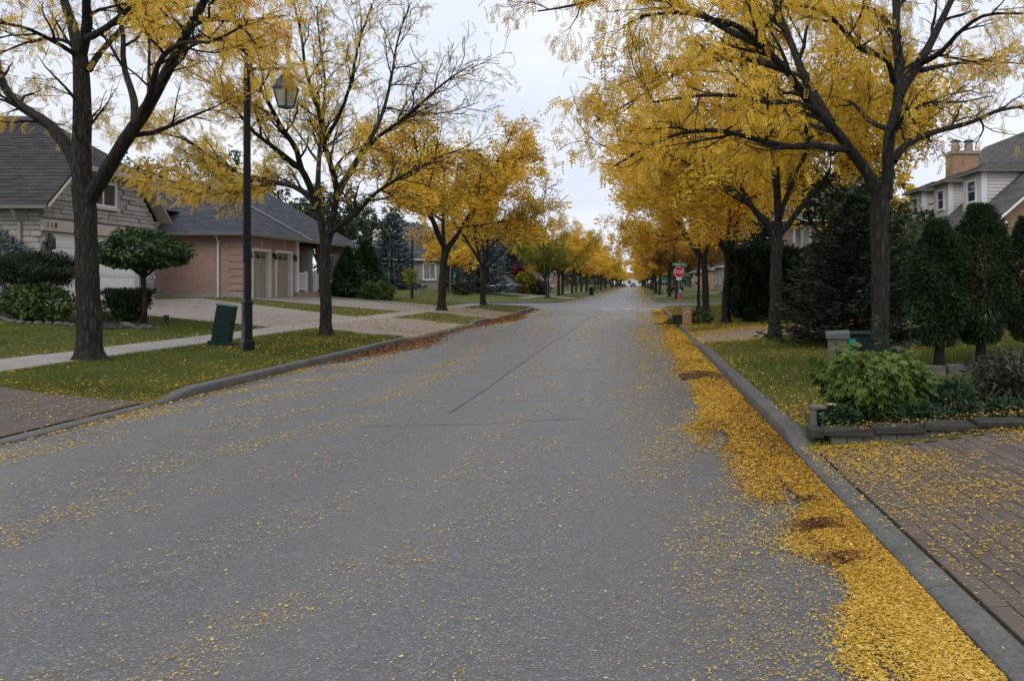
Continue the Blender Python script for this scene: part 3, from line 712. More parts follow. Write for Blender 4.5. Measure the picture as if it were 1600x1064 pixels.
# --- second left locust, half bare, behind the lamp post
d0 = 20.0
bx, by = P(509, 518, d0)[:2]; bB = np.array([bx, by, G(bx, by)])
def leafB(p):
    px = VX + p[:, 0]/p[:, 1]*F; py = VY - (p[:, 2]-CH)/p[:, 1]*F
    k = np.where(px < 430, 1., np.where(px < 590, .42, .13))
    k = np.where((px < 430) & (py < 120), .8, k)
    k = np.where((px >= 590) & (py < 120), .10, k)
    return np.where((py > 270) & (px > 430), k*.5, k)
T = Tree(33, bB, leafB); T.tw = .0055
flare(T, [bB-[0, 0, .12], P(509, 480, d0), P(507, 430, d0), P(509, 384, d0)], .14, .125)
T.stem(pxl(d0, [(508, 392, 0), (502, 350, 0), (494, 323, .1), (478, 303, .3), (454, 290, .6), (420, 284, 1.0), (382, 276, 1.4), (335, 248, 1.6), (287, 218, 1.8), (249, 208, 2.0), (215, 214, 2.2)]), .10, .015, 1, 22)
T.stem(pxl(d0, [(496, 330, .1), (484, 290, -.2), (470, 262, -.5), (462, 232, -.8), (440, 200, -1.2), (422, 165, -1.6), (402, 130, -2.0), (380, 90, -2.3), (350, 50, -2.6)]), .095, .015, 1, 18)
T.stem(pxl(d0, [(495, 322, .1), (497, 282, .5), (499, 240, .9), (503, 190, 1.2), (508, 130, 1.6), (500, 70, 2.0), (495, 10, 2.4)]), .08, .015, 1, 16)
T.stem(pxl(d0, [(511, 386, 0), (519, 345, 0), (526, 303, -.1), (520, 270, -.4), (506, 220, -.8), (497, 170, -1.2), (478, 110, -1.5), (470, 50, -1.9), (455, -10, -2.2)]), .095, .02, 1, 20)
T.stem(pxl(d0, [(526, 303, -.1), (545, 272, .2), (558, 250, .4), (585, 206, .7), (600, 170, 1.0), (612, 120, 1.4), (622, 60, 1.8), (640, 10, 2.2)]), .09, .015, 1, 18)
T.stem(pxl(d0, [(562, 244, .4), (590, 215, -.2), (625, 190, -.8), (660, 160, -1.4), (700, 125, -1.9), (740, 100, -2.3)]), .06, .01, 1, 14)
T.stem(pxl(d0, [(514, 366, 0), (535, 350, -.3), (557, 333, -.6), (582, 306, -.9), (622, 279, -1.2), (652, 264, -1.5), (690, 244, -1.8), (725, 232, -2.1)]), .075, .012, 1, 16)
T.stem(pxl(d0, [(558, 252, .4), (575, 230, 1.2), (604, 205, 1.9), (650, 180, 2.5), (700, 176, 3.0), (748, 160, 3.4)]), .05, .01, 1, 12)
T.stem(pxl(d0, [(468, 262, -.5), (430, 232, -1.2), (395, 205, -1.8), (360, 160, -2.2), (330, 130, -2.6), (290, 110, -2.9)]), .06, .012, 1, 14)
T.stem(pxl(d0, [(508, 220, -.8), (530, 180, -1.2), (548, 130, -1.6), (560, 70, -2.0), (580, 10, -2.4)]), .055, .012, 1, 12)
T.stem(pxl(d0, [(420, 284, 1.0), (380, 300, 1.6), (340, 300, 2.2), (290, 286, 2.8), (240, 280, 3.2)]), .045, .01, 1, 12)
T.grow(4, (.32, .20, .135), (1.75, .95, .5), (28, 60))
T.leaves(3, .055, .07)
make_tree('locust_tree', 'half bare honey locust just behind the near lamp post, left verge', VG, bB, T, FR_HI, (.12, .19), MT['leaf_pale'], dict(cap=10000))

# --- foreground right locust
d0 = 10.8
bx, by = P(1376, 598, d0)[:2]; bE = np.array([bx, by, G(bx, by)])
def leafE(p):
    px = VX + p[:, 0]/p[:, 1]*F; py = VY - (p[:, 2]-CH)/p[:, 1]*F
    k = np.where(px > 1430, .16, 1.0)
    k = np.where((px > 1500) & (py < 120), .7, k)
    return np.where((py > 300) & (px > 1200), .35, k)
SE = [[(1376, 590), (1374, 300)], [(1384, 310), (1388, 224), (1404, 150), (1400, 0)], [(1370, 305), (1308, 208), (1247, 137), (1190, 72), (1110, 30)], [(1296, 192), (1253, 112), (1209, 0)], [(1404, 150), (1438, 96), (1487, 0)], [(1396, 252), (1468, 204), (1610, 164)], [(1322, 232), (1237, 230), (1130, 205), (1060, 208)]]
T = Tree(57, bE, lambda p: leafE(p)*clear_front(p, SE, 10.8, 24))
flare(T, [bE-[0, 0, .12], P(1375, 540, d0), P(1376, 440, d0), P(1374, 350, d0), P(1376, 292, d0)], .118, .118)
T.stem(pxl(d0, [(1384, 310, 0), (1388, 270, 0), (1388, 224, 0), (1397, 185, .1), (1404, 150, .2), (1404, 100, .3), (1400, 54, .4), (1400, 0, .6), (1392, -70, .9)]), .092, .05, 1, 20)
T.stem(pxl(d0, [(1370, 305, 0), (1356, 272, -.1), (1330, 236, -.2), (1308, 208, -.3), (1276, 173, -.5), (1247, 137, -.7), (1228, 109, -.9), (1190, 72, -1.1), (1150, 40, -1.3), (1110, 30, -1.5), (1060, 20, -1.7), (1000, 26, -1.9)]), .086, .015, 1, 26)
T.stem(pxl(d0, [(1296, 192, -.35), (1270, 146, -.1), (1253, 112, .1), (1231, 54, .4), (1209, 0, .7), (1190, -60, 1.0)]), .075, .03, 1, 14)
T.stem(pxl(d0, [(1404, 150, .2), (1418, 124, .3), (1438, 96, .5), (1461, 54, .7), (1487, 0, 1.0), (1520, -60, 1.3)]), .085, .035, 1, 14)
T.stem(pxl(d0, [(1396, 252, 0), (1410, 232, .1), (1435, 216, .3), (1468, 204, .5), (1516, 192, .8), (1557, 174, 1.0), (1610, 164, 1.2), (1680, 150, 1.5)]), .058, .014, 1, 18)
T.stem(pxl(d0, [(1322, 232, -.2), (1300, 232, -.5), (1270, 227, -.8), (1237, 230, -1.1), (1180, 218, -1.5), (1130, 205, -1.8), (1080, 206, -2.1), (1030, 220, -2.3), (960, 260, -2.5)]), .055, .010, 1, 20)
T.stem(pxl(d0, [(1228, 109, -.9), (1180, 95, -.6), (1130, 92, -.3), (1080, 104, 0), (1030, 132, .4), (985, 160, .8), (930, 190, 1.2)]), .05, .01, 1, 16)
T.stem(pxl(d0, [(1190, 72, -1.1), (1140, 48, -.8), (1090, 20, -.6), (1030, 0, -.4), (960, -6, -.2), (890, 10, 0), (840, 18, .2)]), .05, .01, 1, 18)
T.stem(pxl(d0, [(1394, 205, 0), (1360, 190, .6), (1330, 160, 1.2), (1290, 150, 1.8), (1240, 160, 2.4)]), .04, .01, 1, 12)
T.stem(pxl(d0, [(1396, 128, .3), (1385, 92, -.3), (1350, 80, -.9), (1320, 50, -1.4), (1290, 20, -1.8), (1250, 10, -2.2)]), .045, .012, 1, 12)
T.stem(pxl(d0, [(1404, 60, .4), (1370, 20, .9), (1330, 10, 1.5), (1280, 20, 2.0), (1230, 0, 2.4)]), .05, .012, 1, 12)
T.stem(pxl(d0, [(1434, 102, .5), (1470, 82, .1), (1500, 50, -.3), (1540, 24, -.7), (1600, 22, -1.0)]), .045, .012, 1, 12)
T.stem(pxl(d0, [(1438, 110, .5), (1490, 100, 1.1), (1540, 96, 1.7), (1600, 100, 2.2)]), .035, .01, 1, 10)
T.stem(pxl(d0, [(1308, 208, -.3), (1280, 200, .4), (1240, 190, 1.1), (1190, 196, 1.8), (1140, 210, 2.4), (1090, 240, 2.8)]), .04, .01, 1, 14)
T.stem(pxl(d0, [(1276, 173, -.5), (1240, 160, -1.2), (1200, 160, -1.9), (1150, 150, -2.4), (1090, 150, -2.8), (1020, 160, -3.0)]), .04, .01, 1, 14)
T.stem(pxl(d0, [(1392, 215, 0), (1420, 180, .8), (1450, 160, 1.4), (1500, 160, 2.0), (1550, 150, 2.6)]), .03, .01, 1, 10)
T.grow(4, (.36, .23, .14), (1.25, .75, .42), (35, 72))
T.leaves(3, .030, .08)
make_tree('locust_tree', 'large yellow honey locust overhanging the street, nearest tree on the right', VG, bE, T, FR_HI, (.10, .16), MT['leaf'], dict(cap=14000))

# --- row trees: vase shaped locusts grown from the trunk
def vase(seed, H=9.0, spread=4.2, fork=2.5, r0=.165, limbs=5, dens=1.0, leaf_fn=None, lean=0.0, tw=.007):
    T = Tree(seed, (0, 0, 0), leaf_fn); r_ = T.r; T.tw = tw
    top = np.array([r_.normal(0, .08)+lean, r_.normal(0, .08), fork])
    flare(T, [(0, 0, -.15), (r_.normal(0, .03), 0, fork*.35), (top[0]*.6, top[1]*.6, fork*.7), top], r0, r0*.82, 40)
    a0 = r_.uniform(0, 6.28)
    for k in range(limbs):
        az = a0 + k*6.283/limbs + r_.normal(0, .22); inc = R(r_.uniform(24, 46)); L = (H-fork)*r_.uniform(.85, 1.1)
        if k == 0: inc = R(10)
        d = np.array([math.cos(az)*math.sin(inc), math.sin(az)*math.sin(inc), math.cos(inc)])
        p0 = top - np.array([0, 0, r_.uniform(0, .45)])
        T.limb(p0, d, L, r0*.52, .02, 1, 12, .08, .03)
        if k:
            d2 = np.array([math.cos(az+.4)*.9, math.sin(az+.4)*.9, .42]); pts = T.st[-1][0]
            T.limb(pts[3], d2, spread*.85, r0*.28, .014, 1, 10, .09, -.01)
            d3 = np.array([math.cos(az-.6)*.8, math.sin(az-.6)*.8, .6]); T.limb(pts[5], d3, spread*.65, r0*.22, .012, 1, 9, .09, .0)
    T.grow(4, (.46/dens, .31/dens, .22/dens), (2.1, 1.15, .6), (38, 72))
    return T
def proto(seed, tmpl, scale, cap, sp=.036, **k):
    T = vase(seed, **k); T.leaves(3, sp, .13); print('fronds', sum(len(a) for a in T.lp))
    V, Fc = T.wood_mesh('t'); W = mesh_np('trunk', V, Fc, True)
    V, Fc, ti = T.crown_mesh(tmpl, scale, cap=cap); C_ = mesh_np('crown', V, Fc, False, ti)
    return W, C_
def place(pr, x, y, label, group, rz=0.0, sc=1.0, mat='leaf', name='locust_tree', cat='tree'):
    root = thing(name, label, cat, (x, y, G(x, y)), rz, group); root.scale = (sc, sc, sc)
    link('trunk', pr[0], MT['bark'], root)
    c = bpy.data.objects.new('crown', pr[1]); col.objects.link(c); c.parent = root
    if len(pr[1].materials) == 0: pr[1].materials.append(MT['leaf'])
    c.material_slots[0].link = 'OBJECT'; c.material_slots[0].material = MT[mat]
    return root
NR = [proto(101, FR_MID, (.155, .245), 12500, H=8.4, spread=4.0, fork=2.5, limbs=5),
      proto(102, FR_MID, (.155, .245), 12500, H=9.0, spread=3.9, fork=3.1, limbs=6),
      proto(103, FR_MID, (.155, .245), 12500, H=8.0, spread=4.3, fork=2.4, limbs=5, r0=.15)]
FRT = [proto(111, FR_LO, (.24, .40), 9000, H=8.5, spread=4.0, sp=.055, dens=.62), proto(112, FR_LO, (.24, .40), 9000, H=8.0, spread=4.3, sp=.055, dens=.62)]
# left, third and fourth tree (the fourth bare on its right side)
xC, yC = P(690, 487, 36.6)[:2]
place(NR[0], xC, yC, 'full golden locust on the left grass patch between the two driveways', VG, 1.0, 1.13)
def leafD(p): return np.where(p[:, 0] > .5, .03, np.where(p[:, 2] > 6.0, .3, .6))
Td = vase(120, H=7.6, spread=4.4, fork=2.0, limbs=5, r0=.15, leaf_fn=leafD, tw=.012); Td.leaves(3, .045, .1)
V, Fc = Td.wood_mesh('t'); Wd = mesh_np('trunk', V, Fc, True); V, Fc, ti = Td.crown_mesh(FR_MID, (.16, .25), cap=10000); Cd = mesh_np('crown', V, Fc, False, ti)
xD, yD = P(755, 476, 46.0)[:2]
place((Wd, Cd), xD, yD, 'locust with bare twigs on its street side, on the left corner patch', VG, 0, 1.08)
# right row up to the corner
for i, (px, d, sc, rz, lab) in enumerate([(1210, 19.3, .92, .3, 'slim locust at the near edge of the leaf-strewn right driveway'),
        (1135, 27.6, 1.0, 2.2, 'locust beside the cedar hedge on the right verge'),
        (1103, 37.0, 1.0, 4.0, 'locust right next to the right-hand lamp post before the stop sign')]):
    place(NR[(i+1) % 3], (px-VX)/F*d, d, lab, VG, rz, sc)
# beyond the crossing
FG = 'street trees beyond the crossing'
r = rs(77)
ORD = ['first', 'second', 'third', 'fourth', 'fifth', 'sixth']
def row_label(side_, i):
    return ('%s yellow locust of the %s-hand row beyond the crossing' % (ORD[i], side_)) if i < 6 else 'yellow locust far down the %s-hand row, past the sixth' % side_
yb = 70.0; k = 0
while yb < 470:
    if k != 0: place(NR[k % 3] if yb < 95 else FRT[k % 2], 3.2+r.normal(0, .3), yb+r.normal(0, .8), row_label('right', k-1), FG, r.uniform(0, 6.28), r.uniform(.88, 1.1))
    if k > 0: place(NR[(k+1) % 3] if yb < 95 else FRT[(k+1) % 2], -8.3+r.normal(0, .35), yb+5+r.normal(0, .8), row_label('left', k-1), FG, r.uniform(0, 6.28), r.uniform(.85, 1.1))
    k += 1; yb += 9.5 if yb < 200 else 11
place(NR[2], 3.4, 69, 'rust-brown maple behind the stop sign on the right', None, .7, .82, 'leaf_rust', 'maple_tree')
place(NR[0], -8.2, 72.5, 'green-leaved street tree beside the lamp post past the left corner', None, 2.7, .72, 'leaf_lime', 'green_tree')
# garden trees behind the houses: deciduous, dark green or gold
for x, y, sc, mt, lab in [(-25.5, 47, 1.02, 'leaf_green', 'dark green tree rising behind the roof of the stone-fronted house'), (-20.5, 52, .95, 'leaf_green', 'dark green tree behind the pink brick bungalow'),
        (-26, 66, 1.1, 'leaf_green', 'tall dark tree left of the blue spruces'), (-29, 84, 1.2, 'leaf_green', 'dark tree far behind the spruces'), (-17.5, 99, 1.0, 'leaf_green', 'dark green tree right of the turreted house'),
        (-13.5, 58.0+32, .8, 'leaf_green', 'dark tree behind the green bushes on the far left corner'),
        (9.5, 39, 1.05, 'leaf_green', 'dark tree above the cedar hedge'), (9.2, 30.5, .52, 'leaf_green', 'dark tree behind the big right-hand locust'), (11, 58, 1.1, 'leaf_green', 'dark green tree behind the right-hand row'),
        (10.5, 72, 1.0, 'leaf_green', 'dark green tree on the lawn past the red hydrant'), (12, 88, 1.1, 'leaf_green', 'dark tree at the back of the far right lawns'),
        (13.5, 47, .95, 'leaf', 'yellow garden tree behind the hedge'), (-15.5, 43+23, .62, 'leaf', 'small golden tree between the spruces and the stone house')]:
    place(FRT[int(abs(x*10)) % 2], x, y, lab, None, x, sc, mt, 'garden_tree')
r = rs(5)
for k in range(14):
    yk = 105 + k*24
    place(FRT[k % 2], -17-r.uniform(0, 8), yk, 'dark tree in the gardens behind the left-hand row', 'garden trees far down the street', r.uniform(0, 6), 1.1, 'leaf_green', 'garden_tree')
    place(FRT[(k+1) % 2], 10.5+r.uniform(0, 8), yk+9, 'dark tree in the gardens behind the right-hand row', 'garden trees far down the street', r.uniform(0, 6), 1.1, 'leaf_green', 'garden_tree')
# far-off woods closing the horizon
r = rs(9); n = 40000
q_ = r.rand(n); xw = np.where(q_ < .42, r.uniform(-90, -15, n), np.where(q_ < .84, r.uniform(11, 90, n), r.uniform(-140, 140, n))); yw = np.where(q_ < .84, r.uniform(140, 520, n), r.uniform(556, 575, n))
hw = np.where(q_ < .84, 4.5+2.5*np.sin(xw*.21+yw*.07)+1.5*np.sin(xw*.5+yw*.19), 10+3*np.sin(xw*.2))
zw = gz(xw, yw) + r.rand(n)**.8*hw
V, Fc, ti = scatter_tmpl(r, np.stack([xw, yw, zw], -1), r.normal(0, 1, (n, 3)), LEAF1, (.8, 1.7), np.clip(r.normal(.45, .25, n), 0, 1))
tag(link('distant_woods', mesh_np('distant_woods', V, Fc, False, ti), MT['leaf_green']), 'dark belt of distant trees behind the gardens', 'woods', kind='stuff')
# ------------------------------------------------------------------ houses
def shingles(name, el, er, rr_, rl, mat, parent, row=.15, w=.32, seed=0, thick=.018):
    """courses of single shingles between eave (el->er) and ridge (rl->rr_)"""
    r_ = rs(seed); el, er, rr_, rl = [np.array(p, float) for p in (el, er, rr_, rl)]
    nrm = unit(np.cross(er-el, (rl+rr_)/2-(el+er)/2)); nrm = nrm if nrm[2] > 0 else -nrm
    H = np.linalg.norm((rl+rr_)/2-(el+er)/2); n = max(2, int(H/row)); V = []; T_ = []; Fc = []
    for i in range(n):
        a, b = i/n, min(1, (i+1.12)/n)
        A0 = el+(rl-el)*a; A1 = er+(rr_-er)*a; B0 = el+(rl-el)*b; B1 = er+(rr_-er)*b
        L = np.linalg.norm(A1-A0); m = max(1, int(L/w))
        cuts = np.sort(np.r_[0, 1, (np.arange(1, m)+r_.uniform(-.25, .25, m-1)+(.5 if i % 2 else 0)*.6)/m]) if m > 1 else np.array([0., 1.])
        cuts = np.clip(cuts, 0, 1)
        for c0, c1 in zip(cuts[:-1], cuts[1:]):
            if c1-c0 < 1e-3: continue
            h = thick*r_.uniform(.6, 1.25); k = len(V)
            p = [A0+(A1-A0)*c0, A0+(A1-A0)*c1, B0+(B1-B0)*c1, B0+(B1-B0)*c0]
            V += [p[0]+nrm*h, p[1]+nrm*h, p[2]+nrm*.003, p[3]+nrm*.003, p[0]-nrm*.01, p[1]-nrm*.01]
            Fc += [(k, k+1, k+2, k+3), (k+4, k+5, k+1, k)]; T_ += [r_.rand()]*6
    # solid deck below
    k = len(V); V += [el-nrm*.02, er-nrm*.02, rr_-nrm*.02, rl-nrm*.02]; Fc.append((k, k+1, k+2, k+3)); T_ += [.3]*4
    mb = MB(); mb.v = [tuple(v) for v in V]; mb.f = Fc
    o = mb.build(name, mat, parent, tint=T_); return o
def roof_part(parent, planes, mat, seed=0, row=.15, w=.32):
    e_ = MB(); e_.poly([planes[0][0], planes[0][1], planes[0][2], planes[0][3]])
    root = None
    for i, pl in enumerate(planes):
        o = shingles('roof' if root is None else 'roof_slope', *pl, mat, parent if root is None else root, row, w, seed+i)
        if root is None: root = o
    return root
def window(parent, face, u0, u1, z0, z1, c, glass='glass', fr=.07, mull=1, bars=0, proud=.05, framemat='white_trim', sill=True):
    """face 'x': wall in plane x=c facing +x or -x (sign in proud); 'y': wall in plane y=c"""
    sg = 1 if proud > 0 else -1; d = abs(proud)
    def bx(mb, a0, a1, b0, b1, o0, o1):
        lo, hi = sorted((c+sg*o0, c+sg*o1))
        if face == 'x': mb.box(lo, hi, a0, a1, b0, b1)
        else: mb.box(a0, a1, lo, hi, b0, b1)
    f = MB(); bx(f, u0-fr, u0, z0-fr, z1+fr, -.02, d); bx(f, u1, u1+fr, z0-fr, z1+fr, -.02, d); bx(f, u0, u1, z1, z1+fr, -.02, d); bx(f, u0, u1, z0-fr, z0, -.02, d)
    for k in range(1, mull+1): m = u0+(u1-u0)*k/(mull+1); bx(f, m-.025, m+.025, z0, z1, -.02, d*.8)
    for k in range(1, bars+1): m = z0+(z1-z0)*k/(bars+1); bx(f, u0, u1, m-.015, m+.015, -.02, d*.7)
    o = f.build('window', MT[framemat], parent)
    for k in range(mull+1):
        a = u0+(u1-u0)*k/(mull+1)+(.025 if k else 0); b = u0+(u1-u0)*(k+1)/(mull+1)-(.025 if k < mull else 0)
        g = MB(); bx(g, a+.002, b-.002, z0+.002, z1-.002, .004, .012); g.build('pane', MT[glass], o)
    if sill:
        g = MB(); bx(g, u0-.12, u1+.12, z0-fr-.09, z0-fr-.003, -.02, d+.06); g.build('sill', MT['lintel'], o)
    return o
def text_mesh(txt, size, depth=.006):
    cu = bpy.data.curves.new('t', 'FONT'); cu.body = txt; cu.size = size; cu.extrude = depth/2; cu.align_x = 'CENTER'; cu.align_y = 'CENTER'; cu.resolution_u = 4
    o = bpy.data.objects.new('t', cu); col.objects.link(o); dg = bpy.context.evaluated_depsgraph_get(); dg.update()
    me = bpy.data.meshes.new_from_object(o.evaluated_get(dg)); bpy.data.objects.remove(o); me.materials.clear(); return me
def panel_door(parent, x, y0, y1, z0, z1, rows, cols, mat, sg=1, arches=False):
    mb = MB(); mb.box(*sorted((x, x-sg*.05)), y0, y1, z0, z1); d = mb.build('garage_door', mat, parent)
    ph = (z1-z0)/rows; pw = (y1-y0)/cols
    for i in range(rows):
        g = MB(); g.box(*sorted((x+sg*.001, x+sg*.004)), y0, y1, z0+ph*i-.006, z0+ph*i+.006)
        if i: g.build('section_joint', MT['gutter'], d)
        for j in range(cols):
            a0, a1, b0, b1 = y0+pw*j+pw*.1, y0+pw*(j+1)-pw*.1, z0+ph*i+ph*.2, z0+ph*(i+1)-ph*.2
            if arches and i == rows-1:
                pts = [(x+sg*.004, a0+(a1-a0)*(.5-.5*math.cos(t_)), b0+(b1-b0)*(.15+.85*math.sin(t_)*(1 if j % 2 else .9))) for t_ in np.linspace(0, math.pi, 9)]
                g = MB(); g.prism(pts, (sg*.012, 0, 0)); g.build('arched_pane', MT['glass'], d)
            else:
                g = MB(); g.box(*sorted((x+sg*.0005, x+sg*.016)), a0, a1, b0, b1); g.build('panel', mat, d)
    return d
def gutter_run(parent, a, b, name='gutter', w=.11):
    mb = MB(); mb.bar(a, b, w, .10); return mb.build(name, MT['gutter'], parent)

# --- stone fronted house, garage gable to the street
SX = -16.5
h1 = thing('stone_house', 'grey stone house with white double garage and clipped gable, numbered 118', 'house', (SX, 24.6, .9))
y0, y1, zb, ze, zc, zr = 22.1, 27.2, .85, 3.70, 5.05, 6.6
yc = (y0+y1)/2; slope = (zr-ze)/(yc-(y0-.35))
def ytop(z): return (z-ze)/slope           # distance in from the eave edge
dz0, dz1 = 22.45, 26.45                    # door jambs
ztd = 3.02
w = MB()
# front wall pieces round the door, gable, side walls
w.box(SX-.25, SX, y0, dz0, zb, ztd); w.box(SX-.25, SX, dz1, y1, zb, ztd)
w.prism([(SX, y0, ztd+.001), (SX, y1, ztd+.001), (SX, y1, ze), (SX, yc+(yc-y0)*(zr-zc)/(zr-ze)+.0, zc), (SX, yc-(yc-y0)*(zr-zc)/(zr-ze), zc), (SX, y0, ze)], (-.25, 0, 0))
w.box(SX-9, SX-.252, y0, y0+.25, zb-.3, ze); w.box(SX-9, SX-.252, y1-.25, y1, zb-.3, ze)
w.build('wall', MT['stone_wall'], h1)
g = MB(); g.box(SX-.4, SX-.3, dz0, dz1, zb, ztd); g.build('garage_interior', MT['dark'], h1)
panel_door(h1, SX-.12, dz0+.02, dz1-.02, zb+.06, ztd-.02, 5, 4, MT['white'])
for a_, b_ in ((dz0-.002, dz0+.06), (dz1-.06, dz1+.002)):
    g = MB(); g.box(SX-.2, SX-.03, a_, b_, zb, ztd-.001); g.build('door_jamb', MT['white_trim'], h1)
lt = MB(); lt.box(SX-.02, SX+.05, y0-.03, y1-.25, ztd, ztd+.32, .008); lint = lt.build('lintel', MT['lintel'], h1)
for k, ch_ in enumerate('118'):
    o = link('numeral', text_mesh(ch_, .24), MT['ink'], lint); o.location = Vector((SX+.056, y0+.16+k*.15, ztd+.16)) - wloc(h1); o.rotation_euler = (R(90), 0, R(90))
window(h1, 'x', 24.05, 25.15, 3.98, 4.62, SX, 'glass', .07, 1, 0, .05)
# ledge stones, one by one, in courses
r = rs(3); st_n = 0
mvar = []
for k in range(6):
    b = MB(); b.box(-.5, .5, -.5, .5, -.5, .5, .12); V = np.array(b.v)+r.normal(0, .035, (len(b.v), 3)); mvar.append(mesh_np('stone', V, b.f))
def lay(face, u0, u1, z0, z1, c, skip, sg):
    global st_n
    z = z0
    while z < z1-.04:
        hgt = r.uniform(.11, .19); u = u0(z+hgt) - (r.uniform(0, .2) if 0 else 0); ue = u1(z+hgt)
        while u < ue-.05:
            L = min(r.uniform(.28, .85), ue-u)
            if L < .12: break
            a, b = u+.008, u+L-.008; zz0, zz1 = z+.007, min(z+hgt, z1)-.007
            if not skip(a, b, zz0, zz1) and st_n < 300 and zz1-zz0 > .03:
                pr = r.uniform(.03, .06); ctr = ((a+b)/2, (zz0+zz1)/2)
                if face == 'x': loc = (c+sg*pr/2-sg*.01, ctr[0], ctr[1]); sc = (pr+.02, b-a, zz1-zz0)
                else: loc = (ctr[0], c+sg*pr/2-sg*.01, ctr[1]); sc = (b-a, pr+.02, zz1-zz0)
                o = link('stone', mvar[r.randint(6)], MT['stone'], h1); o.location = Vector(loc)-wloc(h1); o.scale = sc; st_n += 1
            u += L
        z += hgt
def skipf(a, b, c0, c1):
    if b > dz0-.02 and a < dz1+.02 and c0 < ztd+.33: return True
    if c1 > ztd-.01 and c0 < ztd+.33 and a < y1-.24: return True
    return b > 23.9 and a < 25.3 and c1 > 3.78 and c0 < 4.72
lay('x', lambda z: y0+max(0, (z-ze)/(zr-ze)*(yc-y0)), lambda z: y1-max(0, (z-ze)/(zr-ze)*(yc-y0)), zb+.1, zc, SX, skipf, 1)
lay('y', lambda z: SX-4.2, lambda z: SX-.0, 1.9, ze-.1, y0, lambda a, b, c0, c1: a < SX-3.3 and c0 < 1.9, -1)
# roof: two slopes and the clipped end
ov = .38; ye0, ye1 = y0-.35, y1+.35; xf = SX+ov; zE = ze-.0
tcl = (zc-zE)/(zr-zE); yl0 = ye0+(yc-ye0)*tcl; yl1 = ye1+(yc-ye1)*tcl; XRD = SX-1.75; XB = SX-9
def slopeplanes():
    # near slope split into below-clip and above-clip parts
    return [((XB, ye0, zE), (xf, ye0, zE), (xf, yl0, zc), (XB, yl0, zc)), ((XB, yl0, zc), (xf, yl0, zc), (XRD, yc, zr), (XB, yc, zr)),
            ((xf, ye1, zE), (XB, ye1, zE), (XB, yl1, zc), (xf, yl1, zc)), ((xf, yl1, zc), (XB, yl1, zc), (XB, yc, zr), (XRD, yc, zr)),
            ((xf, yl0, zc), (xf, yl1, zc), (XRD, yc, zr), (XRD, yc, zr))]
roof_part(h1, slopeplanes(), MT['shingle_brown'], 10)
g = MB()
for s_, ya, yb_ in ((1, ye0, yl0), (-1, ye1, yl1)):
    g.bar((xf-.02, ya, zE-.09), (xf-.02, yb_, zc-.09), .04, .18, up=(1, 0, 0))
g.bar((xf-.02, yl0, zc-.09), (xf-.02, yl1, zc-.09), .04, .16)
g.build('rake_board', MT['fascia'], h1)
for ya, yb_ in ((ye0, yl0), (ye1, yl1)):
    g = MB(); g.prism([(xf-.05, ya, zE-.07), (xf-.05, yb_, zc-.07), (SX-.0, yb_, zc-.07), (SX-.0, ya, zE-.07)], (0, 0, -.02)); g.build('soffit', MT['fascia'], h1)
gutter_run(h1, (XB, ye0-.05, zE-.06), (xf+.05, ye0-.05, zE-.06))
g = MB(); g.tube([(SX-.55, ye0-.02, zE-.1), (SX-.55, ye0+.1, zE-.3), (SX-.55, y0-.09, zE-.45), (SX-.55, y0-.09, 1.0)], .045, 8); g.build('downspout', MT['fascia'], h1)
g = MB(); g.box(SX+.02, SX+.16, y0+.12, y0+.26, 2.62, 2.70); g.box(SX+.06, SX+.14, y0+.15, y0+.23, 2.70, 2.95, .01); g.lathe([(.09, 0), (.11, .05), (.1, .32), (.05, .4), (.02, .46)], 6, (SX+.12, y0+.19, 2.5)); g.build('wall_lantern', MT['black'], h1)
# taller main roof behind
g = MB(); g.box(-30, SX-3.2, 26.2, 38, .7, 4.6); mw = g.build('rear_wing', MT['stone_wall'], h1)
roof_part(h1, [((-30.4, 25.8, 4.55), (SX-2.8, 25.8, 4.55), (SX-7, 31.2, 8.1), (-26, 31.2, 8.1)), ((SX-2.8, 25.8, 4.55), (SX-2.8, 36.6, 4.55), (SX-7, 31.2, 8.1), (SX-7, 31.2, 8.1)),
               ((SX-2.8, 36.6, 4.55), (-30.4, 36.6, 4.55), (-26, 31.2, 8.1), (SX-7, 31.2, 8.1))], MT['shingle_blue'], 30, .2, .4)

# --- pink brick bungalow with two single garage doors
BX = -16.2
h2 = thing('brick_bungalow', 'pink brick bungalow with slate hip roof and two beige garage doors', 'house', (BX, 38, .9))
wy0, gy1, hy1, zb2, ze2 = 32.9, 37.75, 45.6, .80, 3.62
g = MB(); g.box(BX-11, BX-.26, wy0, wy0+.25, 1.18, ze2)
jambs = [(33.55, 35.2), (35.75, 37.4)]; zt2 = 3.0
ys_ = [wy0] + [v for j in jambs for v in j] + [gy1]
for a, b in ((ys_[0], ys_[1]), (ys_[2], ys_[3]), (ys_[4], ys_[5])): g.box(BX-.25, BX, a, b, zb2, zt2)
g.box(BX-.25, BX, wy0, gy1, zt2+.001, ze2); g.box(BX-2.6, BX-.26, gy1-.25, gy1, zb2, ze2)
g.build('wall', MT['brick_pink'], h2)
g = MB(); g.box(BX-11.02, BX-.002, wy0-.025, wy0+.2, .6, 1.175); g.box(BX-3.2-4, BX-3.2, wy0-.027, wy0, 1.176, 1.3); g.build('foundation', MT['found'], h2)
for k in range(8):                           # brick quoin bands at the corner
    g = MB(); z = 1.25+k*.3; g.box(BX-.62, BX+.03, wy0-.03, wy0+.5 if k % 2 else wy0+.4, z, z+.24, .006); g.build('quoin', MT['brick_pink'], h2)
